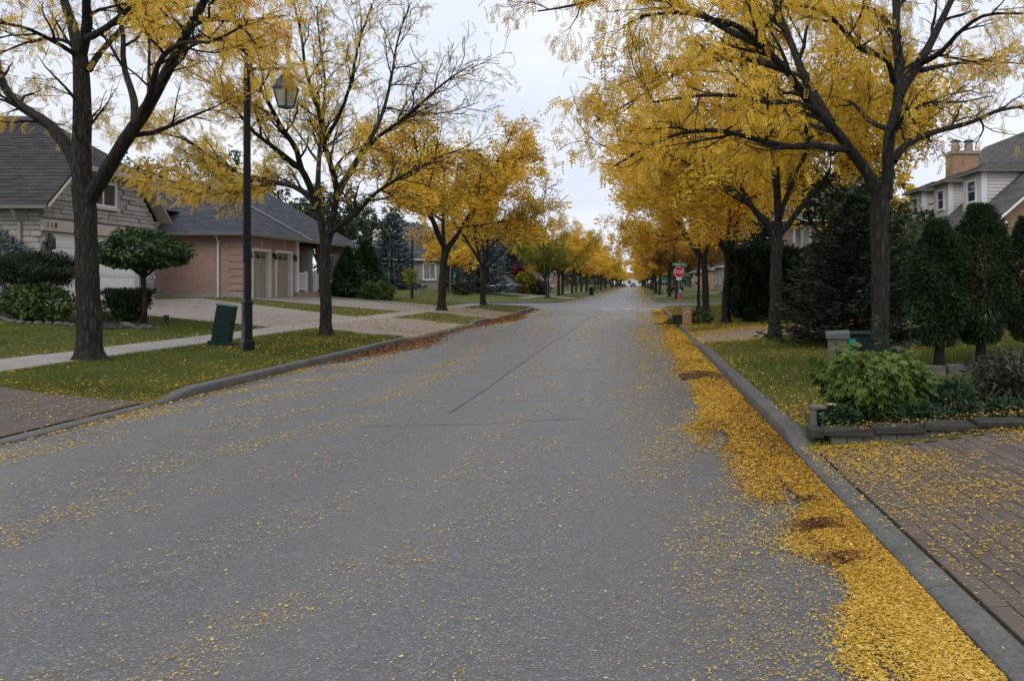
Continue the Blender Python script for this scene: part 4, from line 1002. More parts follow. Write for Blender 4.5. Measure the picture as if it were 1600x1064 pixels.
for a, b in jambs:
    panel_door(h2, BX-.16, a+.07, b-.07, zb2+.04, zt2-.07, 5, 3, MT['taupe'], 1, True)
    g = MB(); g.box(BX-.2, BX+.03, a-.05, a+.07, zb2, zt2+.05); g.box(BX-.2, BX+.03, b-.07, b+.05, zb2, zt2+.05); g.box(BX-.2, BX+.03, a+.07, b-.07, zt2-.07, zt2+.05); g.build('door_frame', MT['white_trim'], h2)
    m = (a+b)/2; g = MB(); g.prism([(BX, m-.05, zt2+.08), (BX, m+.05, zt2+.08), (BX, m+.09, zt2+.42), (BX, m-.09, zt2+.42)], (.04, 0, 0)); g.build('keystone', MT['lintel'], h2)
for yl in (33.2, 35.47, 37.55):
    g = MB(); g.box(BX+.002, BX+.06, yl-.05, yl+.05, 2.72, 2.9); g.lathe([(.05, 0), (.08, .04), (.07, .22), (.03, .28)], 6, (BX+.12, yl, 2.6)); g.build('wall_lantern', MT['black'], h2)
g = MB(); g.tube([(BX-1.05, wy0-.3, ze2-.05), (BX-1.05, wy0-.08, ze2-.35), (BX-1.05, wy0-.08, 1.0), (BX-1.05, wy0-.3, .95)], .045, 8); g.build('downspout', MT['white_trim'], h2)
# porch recess and front room
g = MB(); g.box(BX-2.6, BX-2.35, gy1, hy1, zb2, ze2); g.build('porch_wall', MT['taupe'], h2)
window(h2, 'x', 38.6, 39.3, 1.75, 3.2, BX-2.35, 'curtain', .08, 1, 0, .05)
g = MB(); g.box(BX-2.34, BX+.1, gy1+.003, 41.2, .75, 1.12); g.box(BX+.1, BX+.5, 38.3, 40.6, .7, .97); g.box(BX+.5, BX+.85, 38.3, 40.6, .7, .86); pf = g.build('porch_floor', MT['brick_pink'], h2)
for yp in (37.95, 38.95, 40.1, 41.05):
    g = MB(); g.box(BX-.06, BX+.08, yp-.07, yp+.07, 1.122, ze2 if yp in (37.95, 41.05) else 2.15, .01); g.build('porch_post', MT['white'], h2)
for a, b in ((37.95, 38.95), (40.1, 41.05)):
    g = MB(); g.box(BX-.02, BX+.04, a+.07, b-.07, 1.98, 2.06); g.box(BX-.02, BX+.04, a+.07, b-.07, 1.24, 1.30); rl_ = g.build('railing', MT['white'], h2)
    for k in range(6):
        yq = a+.07+(b-a-.14)*(k+.5)/6; g = MB(); g.box(BX-.008, BX+.028, yq-.018, yq+.018, 1.301, 1.979); g.build('baluster', MT['white'], rl_)
g = MB(); g.box(BX-.4, BX-.15, 41.3, hy1, zb2, ze2); g.build('front_room_wall', MT['brick_pink'], h2)
window(h2, 'x', 42.3, 44.4, 1.7, 3.0, BX-.15, 'curtain', .08, 2, 0, .05)
ov = .42; e0 = (BX-11, wy0-ov, ze2); xo = BX+ov
roof_part(h2, [((BX-11, wy0-ov, ze2), (xo, wy0-ov, ze2), (xo-3.6, 35.6, 6.1), (BX-11, 35.6, 6.1)),
               ((xo, wy0-ov, ze2), (xo, 38.6, ze2), (xo-3.6, 35.6, 6.1), (xo-3.6, 35.6, 6.1)),
               ((xo, 38.6, ze2), (BX-11, 38.6, ze2), (BX-11, 35.6, 6.1), (xo-3.6, 35.6, 6.1))], MT['shingle_blue'], 50, .15, .34)
roof_part(h2, [((BX-12, 36.6, ze2-.02), (xo-.02, 37.3, ze2-.02), (xo-4.6, 41.7, 6.9), (BX-12, 41.7, 6.9)),
               ((xo-.02, 37.3, ze2-.02), (xo-.02, hy1+ov, ze2-.02), (xo-4.6, 41.7, 6.9), (xo-4.6, 41.7, 6.9)),
               ((xo-.02, hy1+ov, ze2-.02), (BX-12, hy1+ov, ze2-.02), (BX-12, 41.7, 6.9), (xo-4.6, 41.7, 6.9))], MT['shingle_blue'], 60, .15, .34)
g = MB(); g.bar((xo+.01, 38.6, ze2+.03), (xo-2.9, 36.05, 5.72), .10, .03); g.build('valley_flashing', MT['white_trim'], h2)
gutter_run(h2, (BX-11, wy0-ov-.03, ze2-.05), (xo+.05, wy0-ov-.03, ze2-.05)); gutter_run(h2, (xo+.05, wy0-ov, ze2-.055), (xo+.05, hy1+ov, ze2-.055))
g = MB(); g.box(BX-11, xo-.02, wy0-ov+.03, wy0-.001, ze2-.09, ze2-.06); g.build('soffit', MT['fascia'], h2)
g = MB(); g.box(BX+.001, xo-.02, wy0, hy1, ze2-.09, ze2-.06); g.build('soffit', MT['fascia'], h2)

# --- simple far houses with walls, roof, windows
def far_house(name, label, x0, x1, ya, yb_, zb, ze, zr, wall, roof, wins_x=(), wins_y=(), street=1, glass='glass', hip=2.0, chimney=None, door=None):
    h = thing(name, label, 'house', ((x0+x1)/2, (ya+yb_)/2, zb))
    g = MB(); g.box(x0, x1, ya, yb_, zb-.6, ze); g.build('wall', MT[wall], h)
    o = .4; xm0, xm1 = x0-o, x1+o; y_0, y_1 = ya-o, yb_+o
    if (x1-x0) < (yb_-ya):
        xm = (x0+x1)/2; a, b = (xm, y_0+hip+1, zr), (xm, y_1-hip-1, zr)
        pl = [((xm1, y_0, ze), (xm1, y_1, ze), b, a), ((xm0, y_1, ze), (xm0, y_0, ze), a, b), ((xm0, y_0, ze), (xm1, y_0, ze), a, a), ((xm1, y_1, ze), (xm0, y_1, ze), b, b)]
    else:
        ym = (ya+yb_)/2; a, b = (xm0+hip+1, ym, zr), (xm1-hip-1, ym, zr)
        pl = [((xm0, y_0, ze), (xm1, y_0, ze), b, a), ((xm1, y_1, ze), (xm0, y_1, ze), a, b), ((xm1, y_0, ze), (xm1, y_1, ze), b, b), ((xm0, y_1, ze), (xm0, y_0, ze), a, a)]
    rf = roof_part(h, pl, MT[roof], int(abs(x0*7+ya)), .3, .6)
    g = MB(); g.box(xm0+.02, xm1-.02, y_0-.05, y_0+.04, ze-.16, ze-.025); g.box(xm1-.04, xm1+.05, y_0+.05, y_1, ze-.16, ze-.025); g.box(xm0-.05, xm0+.04, y_0+.05, y_1, ze-.16, ze-.025); g.build('fascia', MT['white_trim'], h)
    for u0, u1, a, b in wins_y: window(h, 'y', u0, u1, a, b, ya, glass, .12, 1, 0, -.05)
    for u0, u1, a, b in wins_x: window(h, 'x', u0, u1, a, b, x1 if street > 0 else x0, glass, .1, 1, 0, .05*street)
    if chimney:
        cx, cy, zt = chimney; g = MB(); g.box(cx-.5, cx+.5, cy-.4, cy+.4, ze, zt); g.box(cx-.56, cx+.56, cy-.46, cy+.46, zt, zt+.12); g.build('chimney', MT['brick_tan'], rf)
    return h
h3 = far_house('stone_house', 'tan stone house with white-framed window between the blue spruces', -27, -17.2, 76, 87, .9, 3.9, 7.6, 'stone_far', 'shingle_blue',
          [(78, 79.4, 1.9, 3.3), (82, 84, 1.9, 3.3)], [(-20.3, -19.2, 2.0, 3.4), (-24.5, -22.8, 1.9, 3.4)], 1, 'curtain')
g = MB(); g.box(-26, -19.8, 78.5, 86, 3.9, 6.9); up = g.build('upper_storey', MT['siding'], h3)
window(h3, 'y', -22.6, -21.6, 4.9, 6.3, 78.5, 'glass', .12, 1, 1, -.05); window(h3, 'y', -25, -24, 4.9, 6.3, 78.5, 'glass', .12, 1, 1, -.05)
h4 = far_house('turret_house', 'two-storey stone house with steep dark roof and pointed gables past the left corner', -18.5, -13.2, 92, 103, .9, 5.6, 8.9, 'stone_far', 'shingle_blue',
          [(94, 95, 1.8, 3.2), (98, 99, 1.8, 3.2), (94, 95, 4.0, 5.2), (98, 99, 4.0, 5.2)], [(-17.8, -17, 1.8, 3.2), (-17.8, -17, 3.9, 5.2)], 1)
for xg in (-16.3, -14.9):
    g = MB(); g.prism([(xg-.42, 91.7, 4.9), (xg+.42, 91.7, 4.9), (xg, 91.7, 6.9)], (0, 1.8, 0)); gb = g.build('gablet', MT['white_trim'], h4)
    window(h4, 'y', xg-.22, xg+.22, 2.4, 4.6, 92, 'glass', .1, 0, 2, -.05, sill=False)
# right-hand house with dormers
RX = 13.4
h5 = thing('dormer_house', 'tan brick house with grey roof and white dormers behind the cedars', 'house', (18, 38, .8))
zE5, pit = 3.92, .87; yA, yB = 30.0, 44.4; RD = 19.4; zR5 = zE5+(RD-RX)*pit
g = MB(); g.prism([(RX+.45, yA, .3), (RD*2-RX-.45, yA, .3), (RD*2-RX-.45, yA, zE5+.35), (RD, yA, zR5-.1), (RX+.45, yA, zE5+.35)], (0, .25, 0)); g.box(RX+.45, RX+.7, yA+.252, yB, .3, zE5+.3); g.build('wall', MT['brick_tan'], h5)
roof_part(h5, [((RX, yB, zE5), (RX, yA-.35, zE5), (RD, yA-.35, zR5), (RD, yB, zR5)), ((2*RD-RX, yA-.35, zE5), (2*RD-RX, yB, zE5), (RD, yB, zR5), (RD, yA-.35, zR5))], MT['shingle_grey'], 80, .15, .34)
g = MB(); g.bar((RX-.02, yA-.37, zE5-.06), (RD, yA-.37, zR5-.06), .05, .24, up=(0, 1, 0)); g.build('rake_board', MT['white'], h5)
g = MB(); g.box(RX+.02, RX+.44, yA-.3, yB, zE5-.12, zE5-.05); g.build('soffit', MT['white_trim'], h5)
gutter_run(h5, (RX-.05, yA-.3, zE5-.04), (RX-.05, yB, zE5-.04))
for k, (ya, yb_) in enumerate(((32.9, 34.8), (36.4, 38.2), (39.8, 41.6))):
    xf = 14.25; zb5 = zE5+(xf-RX)*pit; zt = 6.2; xb = RX+(zt-zE5)/pit
    dm = MB(); dm.prism([(xf, ya, zb5-.05), (xf, ya, zt), (xb, ya, zt)], (0, yb_-ya, 0)); d_ = dm.build('dormer', MT['siding'], h5)
    for sd, yy_ in ((-1, ya),):
        n = 11
        for q_ in range(n):
            z0 = zb5+(zt-zb5)*q_/n; z1 = z0+(zt-zb5)/n-.012; xa = RX+(z0-zE5)/pit
            if xa-xf < .3: xa = xf+.3
            g = MB(); x_a = xf+.22; x_b = max(x_a+.02, RX+(z0-zE5)/pit-.02)
            if x_b-x_a < .1: continue
            g.add([(x_a, ya-.03, z0), (x_b, ya-.03, z0), (x_b+.1, ya-.008, z1), (x_a, ya-.008, z1), (x_a, ya, z0), (x_b, ya, z0)], [(0, 1, 2, 3), (4, 5, 1, 0)]); g.build('siding_board', MT['siding'], d_)
    g = MB(); g.box(xf-.03, xf+.2, ya-.035, ya-.002, zb5-.02, zt); g.build('corner_board', MT['white'], d_)
    window(h5, 'x', ya+.55, yb_-.55, zb5+.38, zt-.35, xf, 'glass', .09, 0, 1, -.06, 'white', False)
    e = .3; zt2_ = zt+.55; ym = (ya+yb_)/2
    roof_part(d_, [((xb+.3, ya-e, zt+.05), (xf-e, ya-e, zt+.05), (xf+.9, ym, zt2_), (xb+1.2, ym, zt2_)), ((xf-e, ya-e, zt+.05), (xf-e, yb_+e, zt+.05), (xf+.9, ym, zt2_), (xf+.9, ym, zt2_)), ((xf-e, yb_+e, zt+.05), (xb+.3, yb_+e, zt+.05), (xb+1.2, ym, zt2_), (xf+.9, ym, zt2_))], MT['shingle_grey'], 90+k, .13, .3)
    g = MB(); g.box(xf-e+.01, xb+.28, ya-e-.02, ya-e+.03, zt-.06, zt+.04); g.box(xf-e-.02, xf-e+.03, ya-e+.03, yb_+e, zt-.06, zt+.04); g.box(xf-e+.03, xf-.001, ya-e+.03, yb_+e, zt-.05, zt-.02); g.build('eave_board', MT['gutter'], d_)
cx, cy = 15.75, 38.6
g = MB(); g.box(cx-.62, cx+.62, cy-.45, cy+.45, 5.4, 7.75); ch = g.build('chimney', MT['brick_tan'], h5)
g = MB(); g.box(cx-.7, cx+.7, cy-.53, cy+.53, 7.75, 7.9); g.build('chimney_cap', MT['found'], ch)
for dx in (-.32, .32):
    g = MB(); g.lathe([(.2, 0), (.2, .35), (.19, .36)], 12, (cx+dx, cy, 7.9)); fl = g.build('flue', MT['brick_pink'], ch)
    g = MB(); g.lathe([(.17, 0), (.17, .13), (.16, .14)], 12, (cx+dx, cy, 8.26)); g.build('flue_collar', MT['steel'], ch)
    g = MB(); g.lathe([(.27, 0), (.26, .03), (.03, .14)], 12, (cx+dx, cy, 8.4)); g.build('flue_hood', MT['black'], ch)
far_house('brick_house', 'orange brick house seen past the stop sign', 10, 18, 70, 80, .7, 3.6, 6.5, 'brick_tan', 'shingle_brown', [(72, 73.5, 1.6, 3), (76, 77.5, 1.6, 3)], [(12, 13.5, 1.6, 3)], -1)
far_house('brick_house', 'pinkish brick house above the cedar hedge', 8.2, 15, 45.3, 50.6, .5, 5.2, 7.6, 'brick_pink', 'shingle_grey', [(46, 47.2, 3.4, 4.7), (48.5, 49.7, 3.4, 4.7)], [(9.0, 9.8, 3.3, 4.7), (11, 12.4, 3.3, 4.7)], -1, 'curtain')
for k, (yy_, sd, wl, rf) in enumerate([(112, -1, 'brick_pink', 'shingle_brown'), (132, -1, 'stone_far', 'shingle_blue'), (102, 1, 'stone_far', 'shingle_brown'), (124, 1, 'brick_tan', 'shingle_grey'), (152, -1, 'brick_tan', 'shingle_grey'), (150, 1, 'brick_pink', 'shingle_brown')]):
    x0, x1 = (-24, -15) if sd < 0 else (11, 20)
    far_house('brick_house' if 'brick' in wl else 'stone_house', ['pink brick house half hidden behind the left-hand row', 'pale stone house further down the left-hand row', 'stone house with brown roof behind the far right lawns', 'tan brick house behind the far right-hand row', 'tan brick house deep in the left-hand row', 'pink brick house deep in the right-hand row'][k],
              x0, x1, yy_, yy_+11, .8, 3.8, 7.2, wl, rf, [(yy_+2, yy_+4, 1.6, 3.1), (yy_+7, yy_+9, 1.6, 3.1)], [(x0+1.5, x0+3, 1.6, 3.1), (x0+5.5, x0+7, 1.6, 3.1)], -sd, 'curtain')
far_house('white_house', 'white house closing the far end of the street', -9, 6, 540, 552, .3, 5.2, 9, 'siding', 'shingle_grey', [], [(-6, -4, 1.5, 3.5), (1, 3, 1.5, 3.5)], 1)
# ------------------------------------------------------------------ evergreens and shrubs
def wood(root, stems, mat='dark_bark', name='trunk', n=8):
    g = MB()
    for pts, rad in stems: g.tube(pts, rad, n)
    return g.build(name, MT[mat], root, local=True, smooth=True)
def blob(seed, n, shape, tmpl, scale, droop=0.0, outward=1.0, inner=.35, rand=.7):
    """leaves spread through a lumpy volume: shape(dir)->radius vector scale"""
    r_ = rs(seed); d = r_.normal(0, 1, (n, 3)); d /= np.linalg.norm(d, axis=1, keepdims=True)
    rad = np.clip(1 - np.abs(r_.normal(0, inner*.5, n)), .05, 1)
    ph = r_.uniform(0, 6, 8)
    lump = 1 + .09*np.sin(d[:, 0]*5+ph[0])*np.sin(d[:, 1]*6+ph[1]) + .09*np.sin(d[:, 2]*7+ph[2]+d[:, 0]*4) + .05*np.sin(d[:, 1]*13+ph[3])*np.sin(d[:, 2]*12+ph[4])
    Pp = shape(d)
    if getattr(shape, '__name__', '') == '<lambda>' or shape.__name__ == 'mush': Pp = Pp*(rad*lump)[:, None]
    else: Pp[:, :2] *= (lump*(1-.12*r_.rand(n)))[:, None]; Pp[:, 2] += .06*(lump-1)*Pp[:, 2].max()
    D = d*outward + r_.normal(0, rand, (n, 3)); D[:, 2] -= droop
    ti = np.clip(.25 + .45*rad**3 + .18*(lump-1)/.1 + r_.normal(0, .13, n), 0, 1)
    return scatter_tmpl(r_, Pp, D, tmpl, scale, ti)
def ell(a, b, c, cz): return lambda d: d*np.array([a, b, c]) + np.array([0, 0, 0])
def bush(name, label, x, y, z, dims, n, tmpl, scale, mat, seed, trunk=None, cat='bush', droop=0, group=None, shape=None, **k):
    root = thing(name, label, cat, (x, y, G(x, y)), 0, group)
    f = shape or ell(*dims, 0); V, Fc, ti = blob(seed, n, f, tmpl, scale, droop, **k)
    V = V + np.array([0, 0, z]); keep = None
    V[:, 2] = np.maximum(V[:, 2], .01)
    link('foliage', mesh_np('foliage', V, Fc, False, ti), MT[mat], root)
    if trunk: wood(root, trunk)
    return root
def conical(h, r_b, power=.75, z0=0.0):
    def f(d):
        u = (d[:, 2]+1)/2; rr = r_b*np.minimum(1, (1-u)**power*1.25)*np.minimum(1, .45+u*4)
        xy = d[:, :2]/(np.linalg.norm(d[:, :2], axis=1, keepdims=True)+1e-6)
        s_ = np.random.RandomState(1).rand(len(d))**.35
        return np.c_[xy*(rr*s_)[:, None], z0+u*h]
    return f
def spruce(name, label, x, y, H, rb, mat, seed, n_b=170, low=.25, per=34, sc=(.10, .2), group=None, cat='spruce'):
    r_ = rs(seed); root = thing(name, label, cat, (x, y, G(x, y)), 0, group)
    stems = [([(0, 0, -.1), (0, 0, H*.5), (0, 0, H*.98)], [H*.022, H*.012, .008])]; Pp = []; D = []; ti = []
    for k in range(n_b):
        u = ((k+r_.rand())/n_b)**1.15; z = low + u*(H-low-.1); L = rb*(1-u)**.85*r_.uniform(.75, 1.12) + .08
        a = k*2.399 + r_.normal(0, .3); dirv = np.array([math.cos(a), math.sin(a), -.10+.45*u]); tip = np.array([0, 0, z]) + dirv*L + np.array([0, 0, .10*L])
        mid = np.array([0, 0, z]) + dirv*L*.55 - np.array([0, 0, .05*L])
        if L > .5: stems.append(([(0, 0, z), tuple(mid), tuple(tip)], [.014, .010, .004]))
        m = max(8, int(per*L/rb)+8); f = r_.rand(m)**.6
        base_ = np.where(f[:, None] < .55, f[:, None]/.55*mid + (1-f[:, None]/.55)*np.array([0, 0, z]), (f[:, None]-.55)/.45*tip + (1-(f[:, None]-.55)/.45)*mid)
        side_ = np.array([-dirv[1], dirv[0], 0]); w_ = r_.uniform(-1, 1, m)*(.30*L*(1.05-f*.75))
        Pp.append(base_ + side_*w_[:, None] + np.c_[np.zeros((m, 2)), -np.abs(w_)*.25 + r_.normal(0, .02, m)]); dd = dirv + side_*np.sign(w_)[:, None]*.8 + r_.normal(0, .3, (m, 3)); dd[:, 2] += .05; D.append(dd)
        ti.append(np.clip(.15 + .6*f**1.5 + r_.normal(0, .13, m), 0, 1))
    Pp = np.concatenate(Pp); D = np.concatenate(D); ti = np.concatenate(ti)
    V, Fc, t_ = scatter_tmpl(r_, Pp, D, NEEDLE, (sc[0]*2, sc[1]*2), ti, roll=1.6)
    V[:, 2] = np.maximum(V[:, 2], .02)
    link('branches', mesh_np('branches', V, Fc, False, t_), MT[mat], root); wood(root, stems, n=5); return root

# left: front garden of the stone house
bush('cedar_bush', 'blue-green globe spruce at the far left edge before the stone wall', -15.75, 19.6, .95, (.85, .8, 1.05), 9000, NEEDLE, (.06, .13), 'blue_spruce', 201, inner=.4)
bush('yew', 'flat cloud-pruned yew above the leafy shrub, left of the garage', -14.25, 18.9, 1.15, (.98, .8, .40), 16000, NEEDLE, (.05, .11), 'yew', 202, [([(0, 0, -.05), (.1, 0, .5), (.05, 0, 1.0)], [.07, .06, .05]), ([(.05, 0, .5), (-.4, .1, 1.0)], [.04, .03])], inner=.5)
bush('shrub', 'broad-leaved green shrub under the flat yew', -13.75, 18.3, .42, (.78, .55, .42), 2200, LEAF1, (.07, .13), 'shrub', 203, droop=.3)
bush('shrub', 'low round green shrub between the big left trunk and the topiary', -13.05, 19.8, .24, (.36, .33, .27), 1500, NEEDLE, (.06, .12), 'shrub', 204)
def cup(d):
    u = (d[:, 2]+1)/2; xy = d[:, :2]/(np.linalg.norm(d[:, :2], axis=1, keepdims=True)+1e-6); s_ = np.random.RandomState(2).rand(len(d))**.35
    return np.c_[xy*((.26+.34*u)*s_)[:, None], .12+u*.66]
bush('yew', 'cup-shaped clipped yew below the mushroom topiary', -12.75, 20.0, 0, None, 7000, NEEDLE, (.07, .14), 'yew', 205, shape=cup, inner=.12)
def mush(d):
    up = d[:, 2] > 0; return np.c_[d[:, 0]*1.02, d[:, 1]*.95, np.where(up, d[:, 2]*.62, d[:, 2]*.30)]
bush('topiary_tree', 'mushroom-shaped topiary tree on a dark stem before the garage', -12.25, 19.8, 1.72, None, 7000, LEAF1, (.07, .12), 'topiary', 206, [([(0, 0, -.05), (.02, 0, .6), (-.02, 0, 1.2), (0, 0, 1.7)], [.075, .06, .06, .05])] + [([(0, 0, 1.15), (.45*math.cos(a), .45*math.sin(a), 1.55), (.8*math.cos(a), .8*math.sin(a), 1.7)], [.03, .022, .01]) for a in np.arange(7)*.9], 'tree', .55, shape=mush, inner=.3)
r = rs(31)
for k in range(26):
    x = -14.9 + k*.135 if k < 17 else -12.4+(k-17)*.12; y = 17.75 + .25*math.sin(k*.5)+(0 if k < 17 else 1.3)
    b = MB(); b.lathe([(.03, -.03), (.065, .0), (.07, .03), (.045, .065), (.01, .075)], 7); V = np.array(b.v)*r.uniform(.7, 1.35)*np.array([1.2, 1, .9]) + r.normal(0, .006, (len(b.v), 3))
    tag(link('edging_rock', mesh_np('edging_rock', V, b.f), MT['dim_stone'], None, (x, y, G(x, y)), (0, 0, r.rand()*6)), 'small grey rock in the edging of the left garden bed', 'rock', 'rocks edging the left garden bed')
g = tag(sheet('garden_bed', -15.6, 17.9, 20.8, -11.9, 18.0, 20.6, MT['soil'], .02), kind='structure')
sp_ = thing('garden_spotlight', 'small black garden spotlight by the topiary', 'spotlight', (-11.75, 19.9, G(-11.75, 19.9)))
g = MB(); g.tube([(0, 0, 0), (0, 0, .16)], .012, 6); g.build('stake', MT['black'], sp_, local=True)
g = MB(); g.lathe([(.03, 0), (.06, .03), (.065, .12), (.055, .13)], 10, (0, 0, .14)); g.build('lamp_head', MT['black'], sp_, local=True)
# bungalow planting
bush('cedar', 'rounded conical cedar at the bungalow porch, nearer of two', -15.1, 41.6, 0, None, 7500, NEEDLE, (.14, .3), 'cedar', 211, shape=conical(2.5, .85), inner=.1)
bush('cedar', 'rounded conical cedar at the bungalow corner, farther of two', -15.1, 44.4, 0, None, 8500, NEEDLE, (.14, .3), 'cedar', 212, shape=conical(3.0, 1.15), inner=.1)
bush('shrub', 'round clipped green shrub before the porch cedars, left of the pair', -13.9, 41.4, .38, (.55, .55, .45), 2600, NEEDLE, (.1, .2), 'shrub', 213)
bush('shrub', 'round clipped green shrub before the porch cedars, right of the pair', -13.8, 43.2, .40, (.62, .6, .5), 2600, NEEDLE, (.1, .2), 'shrub', 214)
sheet('garden_bed', -16.2, 41.0, 46.0, -13.2, 42.3, 44.8, MT['soil'], .02)
# spruces beyond the crossing
spruce('blue_spruce', 'blue spruce behind the lamp post by the cross street', (612-VX)/F*69, 69, 6.6, 2.6, 'blue_spruce', 221, 190, .15, 46, (.13, .25))
spruce('blue_spruce', 'tallest blue spruce, left of the parked blue car', (748-VX)/F*71, 71, 8.6, 3.1, 'blue_spruce', 222, 220, .15, 50, (.13, .26))
spruce('blue_spruce', 'small blue spruce next to the stone turret', (800-VX)/F*86, 86, 5.2, 1.6, 'blue_spruce', 223, 120, .2, 34, (.14, .26))
bush('bush', 'red-leaved bush beside the parked blue car', (811-VX)/F*84, 84, 1.3, (.7, .7, 1.5), 1600, LEAF1, (.2, .35), 'leaf_rust', 224)
MT['leaf_red'] = leafmat('red_leaf', [(0, (.08, .01, .012)), (1, (.26, .04, .03))], .2)
bpy.data.objects[[o.name for o in bpy.data.objects if o.name.startswith('foliage')][-1]].data.materials[0] = MT['leaf_red']
bush('bush', 'bright green bush right of the red one', (822-VX)/F*82, 82, 1.1, (1.0, .9, 1.2), 2000, LEAF1, (.18, .32), 'leaf_lime', 225)
bush('bush', 'dark rounded bush on the far left corner', (842-VX)/F*82, 82, .7, (.9, .8, .8), 1800, LEAF1, (.15, .3), 'leaf_green', 226)
bush('shrub', 'brown dried shrub at the foot of the tall blue spruce', (722-VX)/F*66, 66, .4, (.75, .6, .5), 1500, LEAF1, (.08, .2), 'dry', 227)
bush('cedar', 'dark pyramidal cedar beside the far stone house', (706-VX)/F*75, 75, 0, None, 3500, NEEDLE, (.2, .4), 'dark_cedar', 228, shape=conical(4.2, .9), inner=.1)
yt = thing('young_tree', 'thin young tree with a yellow-green tuft by the cross street', 'tree', ((620-VX)/F*60, 63.6, G((620-VX)/F*60, 63.6)))
wood(yt, [([(0, 0, 0), (0, 0, 1.2), (.02, 0, 2.0)], [.025, .02, .01])]); V, Fc, ti = blob(9, 500, ell(.5, .5, .55, 0), LEAF1, (.12, .22)); link('crown', mesh_np('crown', V+[0, 0, 1.85], Fc, False, ti), MT['leaf_lime'], yt)
# right side
spruce('spruce', 'dark spreading spruce behind the big right-hand trunk', 4.75, 17.2, 3.2, 2.0, 'spruce', 231, 260, .2, 110, (.05, .10))
spruce('blue_spruce', 'bluish spruce between the trunks on the right verge', 6.6, 43, 6.0, 2.1, 'blue_spruce', 232, 170, .2, 44, (.12, .24))
hd = thing('cedar_hedge', 'tall dark clipped cedar hedge along the right-hand driveway', 'hedge', (6.1, 27.4, G(6.1, 27.4)))
r = rs(41); n = 24000; hx = r.uniform(-2.65, 3.4, n); f = r.rand(n); face = r.rand(n)
hy = np.where(face < .6, -.55, r.uniform(-.55, .6, n)); hz = np.where(face < .6, r.uniform(.03, 2.3, n), np.where(face < .8, 2.3, r.uniform(.03, 2.3, n)))
hx = np.where((face >= .8), np.where(r.rand(n) < .5, -2.65, 3.4), hx)
lump = .12*np.sin(hx*5.2)*np.sin(hz*4.1) + .08*np.sin(hx*11+hz*7) ; hy = hy - lump*(face < .6); hz = hz + (lump+.12*np.sin(hx*3.1))*((face >= .6) & (face < .8))
hp = np.stack([hx, hy, hz], -1) + r.normal(0, .05, (n, 3)); D = np.stack([r.normal(0, .5, n), np.where(face < .6, -.8, 0)+r.normal(0, .4, n), .5+r.normal(0, .4, n)], -1)
V, Fc, ti = scatter_tmpl(r, hp, D, NEEDLE, (.14, .28), np.clip(.4+lump*1.6+r.normal(0, .15, n), 0, 1)); V[:, 2] = np.maximum(V[:, 2], .0)
link('foliage', mesh_np('foliage', V, Fc, False, ti), MT['dark_cedar'], hd)
g = MB(); g.box(-2.45, 3.2, -.3, .4, -.1, 2.1); g.build('inner_growth', MT['spruce'], hd, local=True)
for k in range(7): g = MB(); g.tube([(-2.4+k*.9, -.35, -.05), (-2.38+k*.9, -.3, .6)], .04, 6); g.build('stem', MT['dark_bark'], hd, local=True)
for k, (x, y, s_, lab) in enumerate([(4.62, 12.2, 1.0, 'dark cedar on a bare stem, leftmost of the row on the right lawn'), (5.32, 12.35, 1.12, 'dark cedar on a bare stem, middle of the row on the right lawn'), (6.15, 12.5, 1.0, 'dark cedar cut by the right picture edge')]):
    def egg(d, s_=s_): 
        u = (d[:, 2]+1)/2; rr = .47*s_*np.sin(np.pi*np.clip(u*.86+.10, 0, 1))**.7; xy = d[:, :2]/(np.linalg.norm(d[:, :2], axis=1, keepdims=True)+1e-6); q_ = np.random.RandomState(3).rand(len(d))**.33
        return np.c_[xy*(rr*q_)[:, None], (.36+u*1.85*s_)]
    bush('stem_cedar', lab, x, y, 0, None, 22000, NEEDLE, (.045, .10), 'dark_cedar', 240+k, [([(0, 0, -.06), (.02, .01, .3), (-.02, 0, .7), (0, 0, 1.4)], [.10, .075, .07, .03])], 'cedar', group='stem cedars on the right lawn', shape=egg, inner=.1)

# the leafy bush in the front bed: 300 single leaves, the rest joined
lb = thing('viburnum_bush', 'bright green bush with lobed leaves in the front right bed', 'bush', (2.42, 8.15, G(2.42, 8.15)))
r = rs(51); n = 1150; d = r.normal(0, 1, (n, 3)); d /= np.linalg.norm(d, axis=1, keepdims=True); rad = 1-np.abs(r.normal(0, .16, n))
lum = 1+.13*np.sin(d[:, 0]*6+1)*np.sin(d[:, 2]*5)+.08*np.sin(d[:, 1]*9)
Pp = np.c_[d[:, 0]*.56, d[:, 1]*.46, d[:, 2]*.345]*(rad*lum)[:, None] + [0, 0, .39]; Pp[:, 2] = np.maximum(Pp[:, 2], .08)
D = d*[1, 1, .3] + r.normal(0, .45, (n, 3)); D[:, 2] -= .55
Nn = np.c_[d[:, 0]*.5, d[:, 1]*.5, .8+0*d[:, 2]] + r.normal(0, .35, (n, 3))
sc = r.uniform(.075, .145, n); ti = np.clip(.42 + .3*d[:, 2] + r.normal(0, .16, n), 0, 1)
vis = np.argsort(Pp[:, 1] - .5*Pp[:, 2]); show = vis[:300]; rest = vis[300:]
lm = [mesh_np('leaf', LOBED[0]*[1, 1, 1+.6*k], LOBED[1], False, np.full(len(LOBED[0]), .25+.16*k)) for k in range(5)]
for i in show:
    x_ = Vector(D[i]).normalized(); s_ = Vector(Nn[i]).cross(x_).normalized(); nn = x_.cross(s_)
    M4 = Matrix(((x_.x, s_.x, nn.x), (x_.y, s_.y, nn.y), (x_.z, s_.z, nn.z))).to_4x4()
    o = link('leaf', lm[int(np.clip(ti[i]*5, 0, 4))], MT['bush'], lb); o.matrix_local = Matrix.Translation(Vector(Pp[i])) @ M4 @ Matrix.Scale(sc[i], 4)
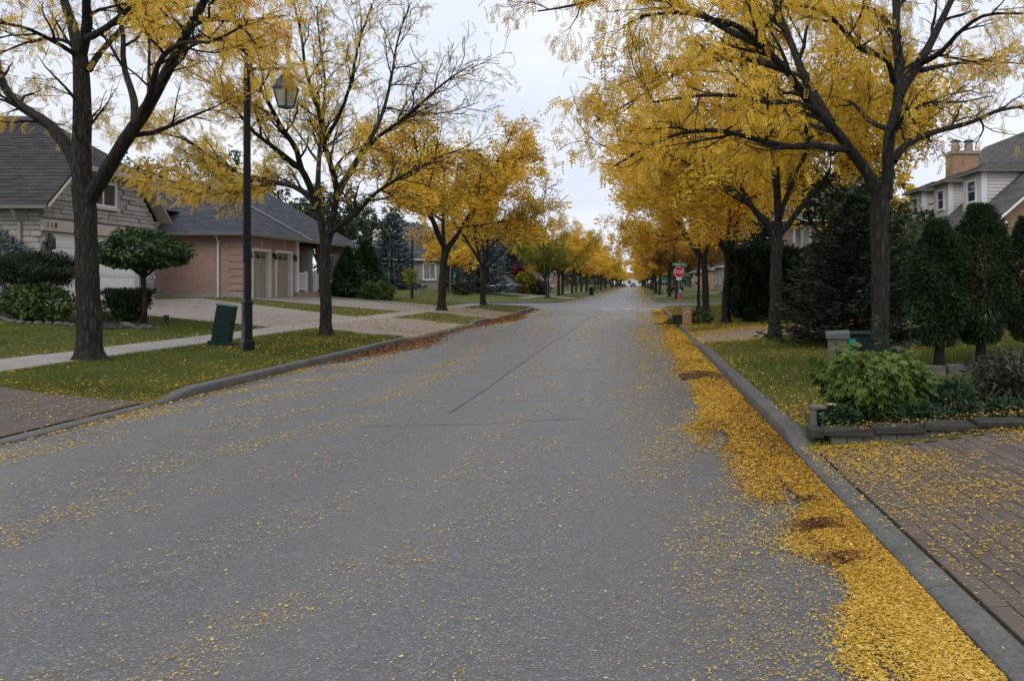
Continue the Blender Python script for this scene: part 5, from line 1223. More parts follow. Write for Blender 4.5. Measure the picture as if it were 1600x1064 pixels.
V, Fc, t_ = scatter_tmpl(r, Pp[rest], D[rest], LOBED, (.075, .14), ti[rest]*.85, N=Nn[rest])
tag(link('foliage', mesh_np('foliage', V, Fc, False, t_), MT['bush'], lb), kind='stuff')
wood(lb, [([(.03*math.cos(a), .03*math.sin(a), -.03), (.16*math.cos(a), .13*math.sin(a), .3), (.42*math.cos(a), .34*math.sin(a), .62)], [.012, .009, .004]) for a in np.arange(14)*.9], 'twig', 'stem', 5)
# other plants of the bed
bush('shrub', 'withered grey-brown clump at the right edge of the bed', 4.12, 8.9, .26, (.50, .36, .30), 2300, NEEDLE, (.05, .13), 'dry', 252, droop=.7, inner=.9, rand=1.0)
bush('herb', 'bluish green feathery plant right of the leafy bush', 3.15, 7.95, .16, (.22, .2, .22), 1500, NEEDLE, (.05, .11), 'herb', 253)
bush('herb', 'low green ground plant at the foot of the leafy bush, right side', 2.75, 7.75, .08, (.26, .16, .11), 900, NEEDLE, (.05, .1), 'herb', 254)
bush('herb', 'small green plant near the far right end of the planter wall', 3.6, 7.75, .09, (.2, .14, .12), 700, LEAF1, (.03, .07), 'herb', 256)
fp = bush('flowering_plant', 'low green plant with a pale flower at the left end of the planter wall', 1.93, 7.72, .10, (.22, .14, .12), 1100, LEAF1, (.03, .06), 'herb', 255, cat='flower')
def flower(parent, x, y, z, s_):
    g = MB()
    for k in range(9):
        a = k*.698; ca, sa = math.cos(a), math.sin(a); c2, s2 = math.cos(a+.45), math.sin(a+.45); c1, s1 = math.cos(a-.45), math.sin(a-.45)
        g.add([(x, y, z), (x+c1*s_*.6, y+s1*s_*.6, z+.012), (x+ca*s_, y+sa*s_, z+.004), (x+c2*s_*.6, y+s2*s_*.6, z+.012)], [(0, 1, 2, 3)])
    g.build('flower_head', MT['petal'], parent, local=True)
MT['petal'] = plain('petal', (.62, .66, .34), .6, .1, 8)
flower(fp, -.04, -.02, .235, .06)
for k in range(5): flower(fp, -.17+.04*k*(1 if k % 2 else -.3), -.08+.02*k, .15+.015*(k % 3), .018)
wp = thing('weed_plant', 'tall leafy weed standing above the bush by the utility box', 'plant', (2.72, 8.9, G(2.72, 8.9)))
wood(wp, [([(0, 0, 0), (.02, 0, .5), (0, 0, .98)], [.01, .008, .003]), ([(.32, .05, 0), (.34, .05, .5), (.37, .05, 1.12)], [.008, .006, .003])], 'twig', 'stem', 5)
r = rs(61); n = 120; zz = r.uniform(.55, 1.0, n); D = np.c_[r.normal(0, 1, (n, 2)), r.normal(.1, .3, n)]; x_ = np.where(r.rand(n) < .7, 0, .35)
V, Fc, ti = scatter_tmpl(r, np.c_[x_, 0*zz, zz+np.where(x_ > .1, .12, 0)], D, NEEDLE, (.07, .13), r.rand(n)); link('leaves', mesh_np('leaves', V, Fc, False, ti), MT['herb'], wp)
sheet('garden_bed', XR+CW+.12, 7.5, 9.0, 7.5, 7.5, 9.3, MT['soil'], .012)

# ------------------------------------------------------------------ planter wall of single blocks
pw = thing('planter_wall', 'low dark stone edging wall between bed and paved driveway', 'wall', (XR+CW, 7.38, .0))
r = rs(71); x = XR+CW+.10; k = 0
while x < 7.2:
    L = r.uniform(.44, .56); z = G(x, 7.6); g = MB(); g.box(x+.004, x+L-.004, 7.31, 7.56, z+.028, z+.092, .010); V = np.array(g.v)+r.normal(0, .006, (len(g.v), 3)); g.v = [tuple(v) for v in V]
    g.build('cap_stone', MT['cap'] if 'cap' in MT else MT.setdefault('cap', concrete('cap_stone', (.052, .05, .043), .5, 3)), pw); x += L
x = XR+CW+.16
while x < 7.2:
    z = G(x, 7.6); g = MB(); g.box(x+.004, x+.146, 7.345, 7.5, z-.09, z+.026, .006); g.build('base_block', MT['block'] if 'block' in MT else MT.setdefault('block', concrete('base_block', (.15, .14, .122), .5, 3)), pw); x += .152
g = MB(); g.box(XR+CW-.02, XR+CW+.10, 7.36, 7.62, .12, .20, .008); g.build('end_stone', MT['cap'], pw)
g = thing('stone_post', 'small grey wooden marker post on the kerb end of the planter wall', 'post', (1.72, 7.66, .19))
m = MB(); m.box(-.05, .0, -.04, .04, 0, .16, .005); m.build('post_board', MT['wood'], g, local=True); m = MB(); m.box(.05, .075, -.03, .03, 0, .13, .004); m.build('post_board', MT['wood'], g, local=True); m = MB(); m.box(-.06, .09, -.06, .05, .16, .19, .004); m.build('post_cap', MT['wood'], g, local=True)
for k, (x, y, wd, lab) in enumerate([(4.2, 11.3, .30, 'grey rough edging stone under the cedars, leftmost of four'), (4.55, 11.3, .30, 'brownish edging stone under the cedars, second of four'), (4.95, 11.35, .42, 'pale scalloped edging stone under the cedars, third of four'), (5.4, 11.4, .4, 'grey edging stone under the cedars, rightmost of four')]):
    g = MB(); z = G(x, y)
    if k == 2:
        top = [(-wd/2+wd*(i+.5-.5*math.cos(a))/4, -.05, .12+.035*math.sin(a)) for i in range(4) for a in np.linspace(0, math.pi, 6)]
        g.prism([(wd/2, -.05, -.03), (-wd/2, -.05, -.03)] + top, (0, .1, 0))
    else: g.box(-wd/2, wd/2, -.07, .07, -.03, .14, .012)
    tag(link('edging_stone', mesh_np('edging_stone', g.v, g.f), MT['dim_stone'], None, (x, y, z)), lab, 'stone', 'edging stones under the cedars')
# black wire garden fence in two hoops runs
for (x0, n, lab) in ((2.0, 4, 'black wire border fence left of the leafy bush'), (2.95, 7, 'black wire border fence right of the leafy bush')):
    wf = thing('wire_fence', lab, 'fence', (x0, 8.35, G(x0, 8.35)))
    for k in range(n):
        g = MB(); g.tube([(k*.09, 0, -.02), (k*.09, 0, .19+.05*(k % 2))], .005, 5); g.build('picket', MT['black'], wf, local=True)
    for zz in (.06, .16): g = MB(); g.tube([(-.02, 0, zz), (n*.09-.07, 0, zz)], .004, 5); g.build('rail', MT['black'], wf, local=True)
gl = thing('path_light', 'dark round cap of a garden path light behind the bush', 'light', (3.2, 9.8, G(3.2, 9.8)))
g = MB(); g.tube([(0, 0, 0), (0, 0, .48)], .02, 8); g.build('post', MT['black'], gl, local=True); g = MB(); g.lathe([(.04, .46), (.09, .47), (.09, .54), (.07, .57), (.02, .58)], 14); g.build('cap', MT['black'], gl, local=True)

# ------------------------------------------------------------------ utility boxes
def ribbed_box(root, w_, d_, h, mat):
    g = MB(); g.box(-w_/2-.05, w_/2+.05, -d_/2-.05, d_/2+.05, -.05, .09, .01); g.build('base', mat, root, local=True)
    g = MB(); g.box(-w_/2, w_/2, -d_/2, d_/2, .088, h, .015); g.build('body', mat, root, local=True)
    for k in range(7):
        for sx in (-1, 1):
            g = MB(); z = .18+k*(h-.3)/7; g.box(sx*w_*.26-w_*.18, sx*w_*.26+w_*.18, -d_/2-.009, -d_/2+.004, z, z+.035, .006); g.build('rib', mat, root, local=True)
        g = MB(); g.box(w_/2-.004, w_/2+.009, -d_*.4, d_*.4, z, z+.035, .006); g.build('rib', mat, root, local=True)
    g = MB(); g.box(-w_/2-.015, w_/2+.015, -d_/2-.015, d_/2+.015, h-.002, h+.05, .02); g.build('lid', MT['lid_green'], root, local=True)
MT['lid_green'] = plain('lid_green', (.045, .10, .085), .5, .2, 9)
ub = thing('utility_box', 'leaning dark green ribbed utility box beside the near lamp post', 'utility box', (*P(345, 538, 16.3)[:2], G(*P(345, 538, 16.3)[:2])), R(14))
ribbed_box(ub, .33, .30, .80, MT['box_green']); ub.rotation_euler = (R(-2), R(8), R(14))
MT['beige'] = plain('beige_metal', (.12, .115, .085), .6, .2, 8); MT['greygreen'] = plain('greygreen_metal', (.10, .125, .112), .55, .15, 8)
ub2 = thing('utility_pedestal', 'beige utility pedestal with grey-green lid behind the leafy bush', 'utility box', (2.82, 11.2, G(2.82, 11.2)), R(-12))
g = MB(); g.box(-.13, .13, -.12, .12, 0, .60, .01); g.build('body', MT['beige'], ub2, local=True); g = MB(); g.box(-.03, -.02, -.126, -.119, .05, .56); g.build('door_seam', MT['dark'], ub2, local=True)
g = MB(); g.prism([(-.16, -.15, .60), (.16, -.15, .60), (.16, -.15, .68), (-.16, -.15, .66)], (0, .3, .03)); g.build('lid', MT['greygreen'], ub2, local=True)
ub3 = thing('utility_cabinet', 'dark green cabinet with two teal labels beside the beige pedestal', 'utility box', (3.38, 11.9, G(3.38, 11.9)))
g = MB(); g.box(-.32, .32, -.25, .25, 0, .58, .015); g.build('body', MT['box_green'], ub3, local=True); g = MB(); g.box(-.34, .34, -.27, .27, .58, .62, .012); g.build('lid', MT['box_green'], ub3, local=True)
for zz in (.32, .44): g = MB(); g.box(-.28, -.18, -.256, -.2495, zz, zz+.09); g.build('label', MT['sign_teal'], ub3, local=True)

# ------------------------------------------------------------------ lamp posts
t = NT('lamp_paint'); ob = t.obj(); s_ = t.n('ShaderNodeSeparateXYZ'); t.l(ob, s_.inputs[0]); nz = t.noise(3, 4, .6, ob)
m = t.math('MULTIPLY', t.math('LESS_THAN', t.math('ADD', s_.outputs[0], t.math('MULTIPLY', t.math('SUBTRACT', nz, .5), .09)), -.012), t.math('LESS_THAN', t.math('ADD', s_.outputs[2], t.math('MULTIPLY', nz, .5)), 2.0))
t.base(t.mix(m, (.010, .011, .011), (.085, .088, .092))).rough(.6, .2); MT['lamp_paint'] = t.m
def lamp_post(label, x, y, rz=0.0, group='street lamps'):
    root = thing('street_lamp', label, 'street lamp', (x, y, G(x, y)), rz, group)
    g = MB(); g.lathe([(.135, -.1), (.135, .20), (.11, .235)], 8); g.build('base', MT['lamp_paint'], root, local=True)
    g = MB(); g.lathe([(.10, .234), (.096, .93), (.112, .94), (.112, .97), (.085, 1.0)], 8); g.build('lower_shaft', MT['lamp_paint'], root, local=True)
    g = MB(); g.lathe([(.074, .99), (.062, 5.55), (.04, 5.62)], 8); g.build('shaft', MT['lamp_paint'], root, local=True)
    g = MB(); g.box(.03, .84, -.025, .025, 5.50, 5.56, .006); g.build('arm', MT['black'], root, local=True)
    g = MB(); g.tube([(.06, 0, 5.02), (.22, 0, 5.12), (.36, 0, 5.30), (.46, 0, 5.51)], .02, 6); g.build('brace', MT['black'], root, local=True)
    ln = MB(); ln.lathe([(.05, 5.50), (.05, 5.42), (.10, 5.40), (.10, 5.38)], 8, (.76, 0, 0)); L_ = ln.build('lantern', MT['black'], root, local=True)
    def sq(r_, z): r_ = r_*.68*1.414; return [(.76+r_*math.cos(R(a)), r_*math.sin(R(a)), z) for a in (205, 295, 25, 115)]
    g = MB(); a, b = sq(.265, 5.14), sq(.10, 5.39); g.add(a+b, [(0, 1, 5, 4), (1, 2, 6, 5), (2, 3, 7, 6), (3, 0, 4, 7), (4, 5, 6, 7), (3, 2, 1, 0)]); g.build('hood', MT['black'], L_, local=True)
    top, bot = sq(.235, 5.137), sq(.145, 4.80)
    for k in range(4):
        g = MB(); g.bar(top[k], bot[k], .028); g.build('frame_bar', MT['black'], L_, local=True)
        i, j = k, (k+1) % 4; f = .94; c_ = [tuple(np.array((.76, 0, 0))*(1-f)+np.array(p_)*f+np.array((0, 0, (1-f)*p_[2]))) for p_ in (top[i], top[j], bot[j], bot[i])]
        g = MB(); nrm_ = unit(np.cross(np.subtract(c_[1], c_[0]), np.subtract(c_[2], c_[0])))*.006; g.prism(c_, tuple(nrm_)); g.build('pane', MT['lamp_glass'], L_, local=True)
    g = MB(); a, b = sq(.16, 4.76), sq(.155, 4.80); g.add(a+b, [(0, 1, 5, 4), (1, 2, 6, 5), (2, 3, 7, 6), (3, 0, 4, 7), (4, 5, 6, 7), (3, 2, 1, 0)]); g.build('tray', MT['black'], L_, local=True)
    g = MB(); g.lathe([(.04, 5.13), (.05, 5.05), (.085, 4.98), (.09, 4.92), (.05, 4.86), (.01, 4.85)], 10, (.76, 0, 0)); g.build('bulb', MT['bulb'], L_, local=True)
    return root
x_, y_ = P(386, 545, 15.6)[:2]; lamp0 = lamp_post('nearest black lantern lamp post, on the left verge', x_, y_)
for (x, y, rz, lab) in ((3.08, 39.6, R(180), 'lamp post between the trunks on the right, before the stop sign'), (-8.0, 72.0, R(0), 'lamp post beside the back of the far stop sign, left corner'), (-17.9, 63.5, R(-60), 'lamp post on the cross street in front of the blue spruce')):
    c_ = copy_tree(lamp0); c_.location = (x, y, G(x, y)); c_.rotation_euler = (0, 0, rz); c_['label'] = lab

# ------------------------------------------------------------------ signs
def oct_pts(r_, y): return [(r_*math.cos(R(22.5+45*k))/math.cos(R(22.5)), y, r_*math.sin(R(22.5+45*k))/math.cos(R(22.5))) for k in range(8)]
def sign_text(parent, txt, size, loc, mat, w_max=None):
    me = text_mesh(txt, size, .004); o = link('lettering', me, MT[mat], parent); o.rotation_euler = (R(90), 0, 0); o.location = loc
    if w_max: 
        wd = max(v.co.x for v in me.vertices)-min(v.co.x for v in me.vertices); o.scale = (w_max/wd, 1, 1)
    return o
def stop_sign(label, x, y, rz, name_sign=True, zc=2.05):
    root = thing('stop_sign', label, 'stop sign', (x, y, G(x, y)), rz, 'stop signs at the crossing')
    g = MB(); g.tube([(0, .03, -.1), (0, .03, zc+.5)], .022, 8); g.build('post', MT['steel'], root, local=True)
    g = MB(); g.prism([(a, b, c+zc) for a, b, c in oct_pts(.31, .0)], (0, .004, 0)); pl = g.build('plate', MT['steel'], root, local=True)
    g = MB(); g.prism([(a, b, c+zc) for a, b, c in oct_pts(.308, -.004)], (0, .003, 0)); g.build('white_rim', MT['sign_white'], pl, local=True)
    g = MB(); g.prism([(a, b, c+zc) for a, b, c in oct_pts(.288, -.008)], (0, .003, 0)); g.build('red_face', MT['red'], pl, local=True)
    sign_text(pl, 'STOP', .27, (0, -.0115, zc), 'sign_white', .47)
    g = MB(); g.box(-.15, .15, -.004, .004, zc-.46, zc-.335); tb = g.build('tab_plate', MT['sign_white'], root, local=True); sign_text(tb, 'ALL-WAY', .07, (0, -.007, zc-.398), 'red', .24)
    if name_sign:
        g = MB(); g.box(-.36, .36, .01, .045, zc+.36, zc+.53, .004); nb = g.build('name_blade', MT['sign_green'], root, local=True)
        for a, b in ((-.27, .2), (.24, .31)):
            g = MB(); g.box(a, b, .004, .0095, zc+.41, zc+.48); tag(g.build('legend_band', MT['legend'], nb, local=True), 'illegible pale street name')
        g = MB(); g.box(.02, .06, -.4, .45, zc+.54, zc+.69, .004); g.build('cross_blade', MT['sign_green'], root, local=True)
    return root
t = NT('pale_legend'); n_ = t.noise(28, 2, .5, t.mapping(t.obj(), (1, 1, .3))); t.base(t.ramp(n_, [(.42, (.03, .22, .14)), (.52, (.45, .55, .5))])).rough(.5); MT['legend'] = t.m
stop_sign('stop sign facing us with green street-name blade, right corner', 2.46, 46.6, 0)
stop_sign('stop sign seen from behind beside the far left lamp post', (859.5-VX)/F*72.6, 72.6, R(180))
stop_sign('stop sign seen edge-on at the left corner lawn', (704-VX)/F*64.8, 64.8, R(107), False)
def rect_sign(label, x, y, w_, h, zc, mat, rz=0.0, cat='sign'):
    root = thing('road_sign', label, cat, (x, y, G(x, y)), rz)
    g = MB(); g.tube([(0, .02, -.1), (0, .02, zc+h/2)], .025, 8); g.build('post', MT['steel'], root, local=True)
    g = MB(); g.box(-w_/2, w_/2, -.006, .0, zc-h/2, zc+h/2); p_ = g.build('plate', MT[mat], root, local=True)
    g = MB(); g.box(-w_*.44, w_*.44, -.009, -.0065, zc-h*.42, zc-h*.22); g.build('pale_band', MT['sign_white'], p_, local=True)
    g = MB(); g.box(-w_*.4, w_*.4, -.009, -.0065, zc-h*.14, zc-h*.04); g.build('dark_band', MT['ink'], p_, local=True)
    return root
rect_sign('square teal sign on a pale post past the right corner', (1038.5-VX)/F*73, 73, .45, .46, 1.72, 'sign_teal')
rect_sign('narrow green sign turned sideways on the left corner lawn', (710-VX)/F*66, 66, .3, .45, 1.55, 'sign_teal', R(72))

# ------------------------------------------------------------------ hydrant, yard-waste bag, brush, bin
hy_ = thing('fire_hydrant', 'red fire hydrant with blue bonnet on the right corner lawn', 'hydrant', (3.62, 66.5, G(3.62, 66.5)))
g = MB(); g.lathe([(.16, 0), (.16, .05), (.11, .06), (.11, .48), (.14, .5), (.14, .54)], 14); g.build('barrel', MT['hyd_red'], hy_, local=True)
g = MB(); g.lathe([(.15, .54), (.15, .6), (.13, .72), (.07, .8), (.04, .81), (.04, .86), (.02, .87)], 14); g.build('bonnet', MT['hyd_blue'], hy_, local=True)
for a in (0, R(90), R(180)): g = MB(); g.tube([(.09*math.cos(a), -.09*math.sin(a), .42), (.18*math.cos(a), -.18*math.sin(a), .42)], [.06, .055], 10); g.build('nozzle', MT['hyd_red'], hy_, local=True)
xb_, yb_ = P(1074, 510, 27.6)[:2]
bag = thing('yard_waste_bag', 'brown paper yard-waste bag with red triangle at the right kerb', 'bag', (xb_, yb_, G(xb_, yb_)), R(-8))
V = []; Fc = []; rings = 12; r = rs(81)
for i in range(rings):
    z = .72*i/(rings-1); k = 1+.05*math.sin(i*1.9); off = .10*max(0, (z-.4))**1.0*1.6; a, b = .21*k*(1 if z < .5 else 1-.15*(z-.5)), .16*k
    for q_ in range(16):
        an = 2*math.pi*q_/16; c_, s2 = math.cos(an), math.sin(an); e_ = .55
        V.append((off+a*math.copysign(abs(c_)**e_, c_)+r.normal(0, .006), b*math.copysign(abs(s2)**e_, s2)+r.normal(0, .006), z+ (.03*c_ if i == rings-1 else 0)))
for i in range(rings-1):
    for q_ in range(16): Fc.append((i*16+q_, i*16+(q_+1) % 16, i*16+16+(q_+1) % 16, i*16+16+q_))
Fc.append(tuple(range(16))[::-1]); b_ = len(V); V += [(x*.9+.0, y*.8, z-.10) for x, y, z in V[-16:]]
for q_ in range(16): Fc.append((b_-16+q_, b_-16+(q_+1) % 16, b_+(q_+1) % 16, b_+q_))
Fc.append(tuple(range(b_, b_+16))); link('body', mesh_np('body', V, Fc, True), MT['paper'], bag); bag.scale = (.84, .84, .84)
g = MB(); g.prism([(-.075, -.182, .50), (.075+.02, -.182, .50), (.02, -.182, .37)], (0, .012, 0)); g.build('red_triangle', MT['red'], bag, local=True)
g = MB(); g.prism([(-.10, -.178, .515), (.12, -.178, .515), (.02, -.178, .34)], (0, .010, 0)); g.build('triangle_border', MT['sign_white'], bag, local=True)
br_ = thing('brush_pile', 'cut green branches heaped beside the yard-waste bag', 'brush', (xb_+.45, yb_+.15, G(xb_+.4, yb_)))
V, Fc, ti = blob(83, 700, ell(.42, .3, .24, 0), LEAF1, (.06, .13)); V[:, 2] = np.maximum(V[:, 2]+.16, .0); link('leaves', mesh_np('leaves', V, Fc, False, ti), MT['topiary'], br_)
wood(br_, [([(-.4, -.1, .05), (0, 0, .15), (.4, .1, .1)], .012), ([(-.3, .1, .03), (.1, 0, .12), (.45, -.12, .04)], .01)], 'twig', 'sticks', 5)
br2 = thing('brush_pile', 'flat cut branches lying on the kerb left of the bag', 'brush', (xb_-.42, yb_+.1, .10))
V, Fc, ti = blob(84, 300, ell(.34, .24, .10, 0), LEAF1, (.06, .13)); V[:, 2] = np.maximum(V[:, 2]+.08, .03); link('leaves', mesh_np('leaves', V, Fc, False, ti), MT['shrub'], br2)
wood(br2, [([(-.75, -.05, .03), (-.2, 0, .1), (.3, .06, .12)], .014), ([(-.6, .1, .03), (0, .02, .09), (.3, -.1, .06)], .011)], 'twig', 'sticks', 5)
cr = thing('plastic_crate', 'black plastic crate behind the yard-waste bag', 'crate', (xb_-.30, yb_+.45, G(XR+.4, yb_)))
g = MB()
g.box(-.2, .2, -.15, .15, 0, .03); g.build('floor', MT['black'], cr, local=True)
for a, b, c_, d_ in ((-.2, .2, -.15, -.13), (-.2, .2, .13, .15), (-.2, -.18, -.13, .13), (.18, .2, -.13, .13)):
    g = MB(); g.box(a, b, c_, d_, .031, .30); g.build('side', MT['black'], cr, local=True)
g = MB(); g.box(-.22, .22, -.17, -.15, .26, .31); g.build('rim', MT['black'], cr, local=True)
def bin_(label, x, y, mat):
    root = thing('wheelie_bin', label, 'bin', (x, y, G(x, y)))
    g = MB(); g.add([(-.22, -.25, .05), (.22, -.25, .05), (.22, .25, .05), (-.22, .25, .05), (-.29, -.33, 1.0), (.29, -.33, 1.0), (.29, .33, 1.0), (-.29, .33, 1.0)], [(3, 2, 1, 0), (4, 5, 6, 7), (0, 1, 5, 4), (1, 2, 6, 5), (2, 3, 7, 6), (3, 0, 4, 7)]); g.build('body', MT[mat], root, local=True)
    g = MB(); g.box(-.31, .31, -.37, .36, 1.002, 1.07, .02); g.build('lid', MT[mat], root, local=True)
    for s_ in (-1, 1): g = MB(); g.tube([(s_*.2, .27, .1), (s_*.27, .27, .1)], .1, 12); g.build('wheel', MT['rubber'], root, local=True)
bin_('dark wheelie bin by the left kerb beyond the crossing', (924-VX)/F*99, 99, 'box_green')

# catch basin grate, half buried in leaves
cb_ = thing('catch_basin', 'rusty iron storm grate half covered by leaves, right gutter', 'storm drain', (1.05, 13.1, .002))
MT['rust'] = plain('rusty_iron', (.075, .035, .022), .8, .4, 18, bump=.4)
g = MB(); g.box(-.30, .30, -.30, .30, .0, .004); g.build('pit', MT['dark'], cb_, local=True)
for a, b, c_, d_ in ((-.34, .34, -.34, -.28), (-.34, .34, .28, .34), (-.34, -.28, -.28, .28), (.28, .34, -.28, .28)):
    g = MB(); g.box(a, b, c_, d_, .0, .035, .004); g.build('frame_bar', MT['rust'], cb_, local=True)
for k in range(8): g = MB(); g.box(-.245+k*.066, -.215+k*.066, -.28, .28, .005, .028); g.build('grate_bar', MT['rust'], cb_, local=True)

# ------------------------------------------------------------------ vehicles and the walker
def car(name, label, x, y, rz, paint, suv=False, group=None):
    root = thing(name, label, 'car', (x, y, G(x, y) if x < XL or x > XR else 0.0), rz, group)
    H = 1.62 if suv else 1.42; hb = .92 if suv else .82; W = .90
    # stations along the length (x), front at +x : (x, half width, z bottom, z belt)
    st_ = [(2.2, .62, .38, .60), (2.12, .80, .28, .72), (1.5, .88, .24, hb-.04), (.7, W, .22, hb), (-1.2, W, .22, hb+.03), (-1.95, .87, .26, hb+.02), (-2.2, .74, .40, hb-.08)]
    V = []; Fc = []
    for (xx, w_, z0, z1) in st_:
        V += [(xx, -w_*.9, z0), (xx, -w_, z0+.16), (xx, -w_*.99, (z0+z1)/2+.1), (xx, -w_*.9, z1), (xx, w_*.9, z1), (xx, w_*.99, (z0+z1)/2+.1), (xx, w_, z0+.16), (xx, w_*.9, z0)]
    for i in range(len(st_)-1):
        for k in range(8): Fc.append((i*8+k, i*8+(k+1) % 8, i*8+8+(k+1) % 8, i*8+8+k))
    Fc += [tuple(range(8))[::-1], tuple(range(len(V)-8, len(V)))]
    link('body', mesh_np('body', V, Fc, False), MT[paint], root)
    rb = -1.95 if suv else -1.75
    lo = [(1.05, .80), (rb, .80)]; hi = [(.25, .62), (-1.35 if suv else -.95, .60)]
    a = [(1.05, -.80, hb), (1.05, .80, hb), (rb, .80, hb+.02), (rb, -.80, hb+.02)]; b = [(.25, -.60, H), (.25, .60, H), (hi[1][0], .58, H-.02), (hi[1][0], -.58, H-.02)]
    g = MB(); g.add(a+b, [(0, 1, 5, 4), (1, 2, 6, 5), (2, 3, 7, 6), (3, 0, 4, 7)]); cab = g.build('windows', MT['car_glass'], root, local=True)
    g = MB(); g.add(b+[(p_[0]*.96-.01, p_[1]*.8, p_[2]+.035) for p_ in b], [(0, 1, 5, 4), (1, 2, 6, 5), (2, 3, 7, 6), (3, 0, 4, 7), (4, 5, 6, 7)]); g.build('roof', MT[paint], root, local=True)
    for i in range(4): g = MB(); g.bar(a[i], b[i], .07); g.build('pillar', MT[paint], root, local=True)
    for s_ in (-1, 1):
        g = MB(); m0 = ((a[0][0]+a[3][0])/2-.1, s_*.80, hb); m1 = (-.35, s_*.61, H); g.bar(m0, m1, .06); g.build('pillar', MT[paint], root, local=True)
        for xw in (1.35, -1.35):
            g = MB(); g.tube([(xw, s_*.68, .33), (xw, s_*.905, .33)], .33, 18); wh = g.build('wheel', MT['rubber'], root, local=True)
            g = MB(); g.lathe([(.20, 0), (.19, .012), (.05, .02)], 14); V = np.array(g.v)[:, [0, 2, 1]]*[1, s_, 1]+[xw, s_*.9, .33]; link('rim', mesh_np('rim', V, g.f), MT['chrome'], wh)
        g = MB(); g.box(2.02, 2.19, *sorted((s_*.45, s_*.74)), .58, .70, .01); g.build('headlight', MT['head'], root, local=True)
        g = MB(); g.box(-2.22, -2.02, *sorted((s_*.52, s_*.80)), hb-.26, hb-.10, .01); g.build('tail_light', MT['tail'], root, local=True)
    g = MB(); g.box(-2.24, -2.1, -.7, .7, .34, .48, .02); g.build('bumper', MT['black'], root, local=True)
    return root
car('parked_car', 'dark blue car parked behind the blue spruce, left corner house', (783-VX)/F*79.5, 79.5, R(176), 'car_blue')
car('parked_car', 'silver car parked in a driveway deep in the left-hand row', -12.5, 101, R(190), 'car_silver')
car('parked_car', 'black car parked on the right behind the teal sign', 5.6, 118, R(100), 'car_black', True)
car('car', 'black car coming toward us far down the street', -1.3, 330, R(-90), 'car_black', True)
car('car', 'dark car standing at the left kerb far down the street', -5.0, 300, R(90), 'car_black')
# walker crossing far away: one continuous skinned figure
me = bpy.data.meshes.new('person'); pj = [(0, 0, .92), (0, 0, 1.15), (0, 0, 1.40), (0, 0, 1.52), (0, .02, 1.66), (.10, 0, .88), (.20, -.02, .48), (.32, .0, .07), (.40, -.0, .03), (-.09, 0, .88), (-.12, 0, .47), (-.28, .0, .08), (-.2, 0, .03), (.03, -.19, 1.38), (.12, -.24, 1.10), (.25, -.22, .90), (-.03, .19, 1.38), (-.1, .24, 1.1), (-.02, .22, .88)]
ed = [(0, 1), (1, 2), (2, 3), (3, 4), (0, 5), (5, 6), (6, 7), (7, 8), (0, 9), (9, 10), (10, 11), (11, 12), (2, 13), (13, 14), (14, 15), (2, 16), (16, 17), (17, 18)]
rd = [.15, .14, .15, .06, .10, .10, .075, .05, .045, .10, .075, .05, .045, .06, .05, .035, .06, .05, .035]
me.from_pydata(pj, ed, []); po = bpy.data.objects.new('tmp', me); col.objects.link(po); sk = po.modifiers.new('skin', 'SKIN'); po.modifiers.new('s', 'SUBSURF').levels = 1
for v_, r_ in zip(me.skin_vertices[0].data, rd): v_.radius = (r_, r_)
me.skin_vertices[0].data[0].use_root = True
dg = bpy.context.evaluated_depsgraph_get(); dg.update(); pm_ = bpy.data.meshes.new_from_object(po.evaluated_get(dg)); bpy.data.objects.remove(po)
MT['cloth'] = plain('dark_clothes', (.03, .035, .05), .85, .2, 6)
per = tag(link('person', pm_, MT['cloth'], None, (-1.9, 262, 0), (0, 0, R(20))), 'person in dark clothes walking across the street far away', 'person')
# ------------------------------------------------------------------ fallen leaves
LFT = (np.array([(0, -.0, 0), (.35, .22, .08), (1, 0, .02), (.35, -.22, .08)], float)-[.5, 0, 0], np.array([(0, 1, 2, 3)]))
def vnoise(x, y, seed):
    r_ = rs(seed); out = 0
    for k in range(6):
        a = r_.uniform(0, 6.28); f = r_.uniform(.5, 1.6)*(1.7**(k*.6)); out = out + np.sin((x*math.cos(a)+y*math.sin(a))*f + r_.uniform(0, 6.28))*(.75**k)
    return out/2.2
def fallen(name, label, x, y, z, scale, tints, mat, seed, flat=.35, cat='leaves'):
    r_ = rs(seed); n = len(x); a = r_.uniform(0, 6.283, n)
    D = np.stack([np.cos(a), np.sin(a), r_.normal(0, flat*.35, n)], -1); N = np.stack([r_.normal(0, flat, n), r_.normal(0, flat, n), np.ones(n)], -1)
    V, Fc, ti = scatter_tmpl(r_, np.stack([x, y, z], -1), D, LFT, scale, np.clip(tints, 0, 1), N=N)
    return tag(link(name, mesh_np(name, V, Fc, False, ti), MT[mat]), label, cat, kind='stuff')
def inview(x, y, m=60):
    px = VX + F*x/y; py = VY + F*(CH-.1)/y; return (px > -m) & (px < 1600+m) & (py < 1064+m)
def keepers(n, x0, x1, y0, y1, dens, seed, power=1.0):
    """points with log-distributed depth so that the near ground is as fine as the far"""
    r_ = rs(seed); y = np.exp(r_.uniform(math.log(y0), math.log(y1), n)); x = r_.uniform(x0, x1, n); k = inview(x, y) & (r_.rand(n) < dens(x, y)); return x[k], y[k]
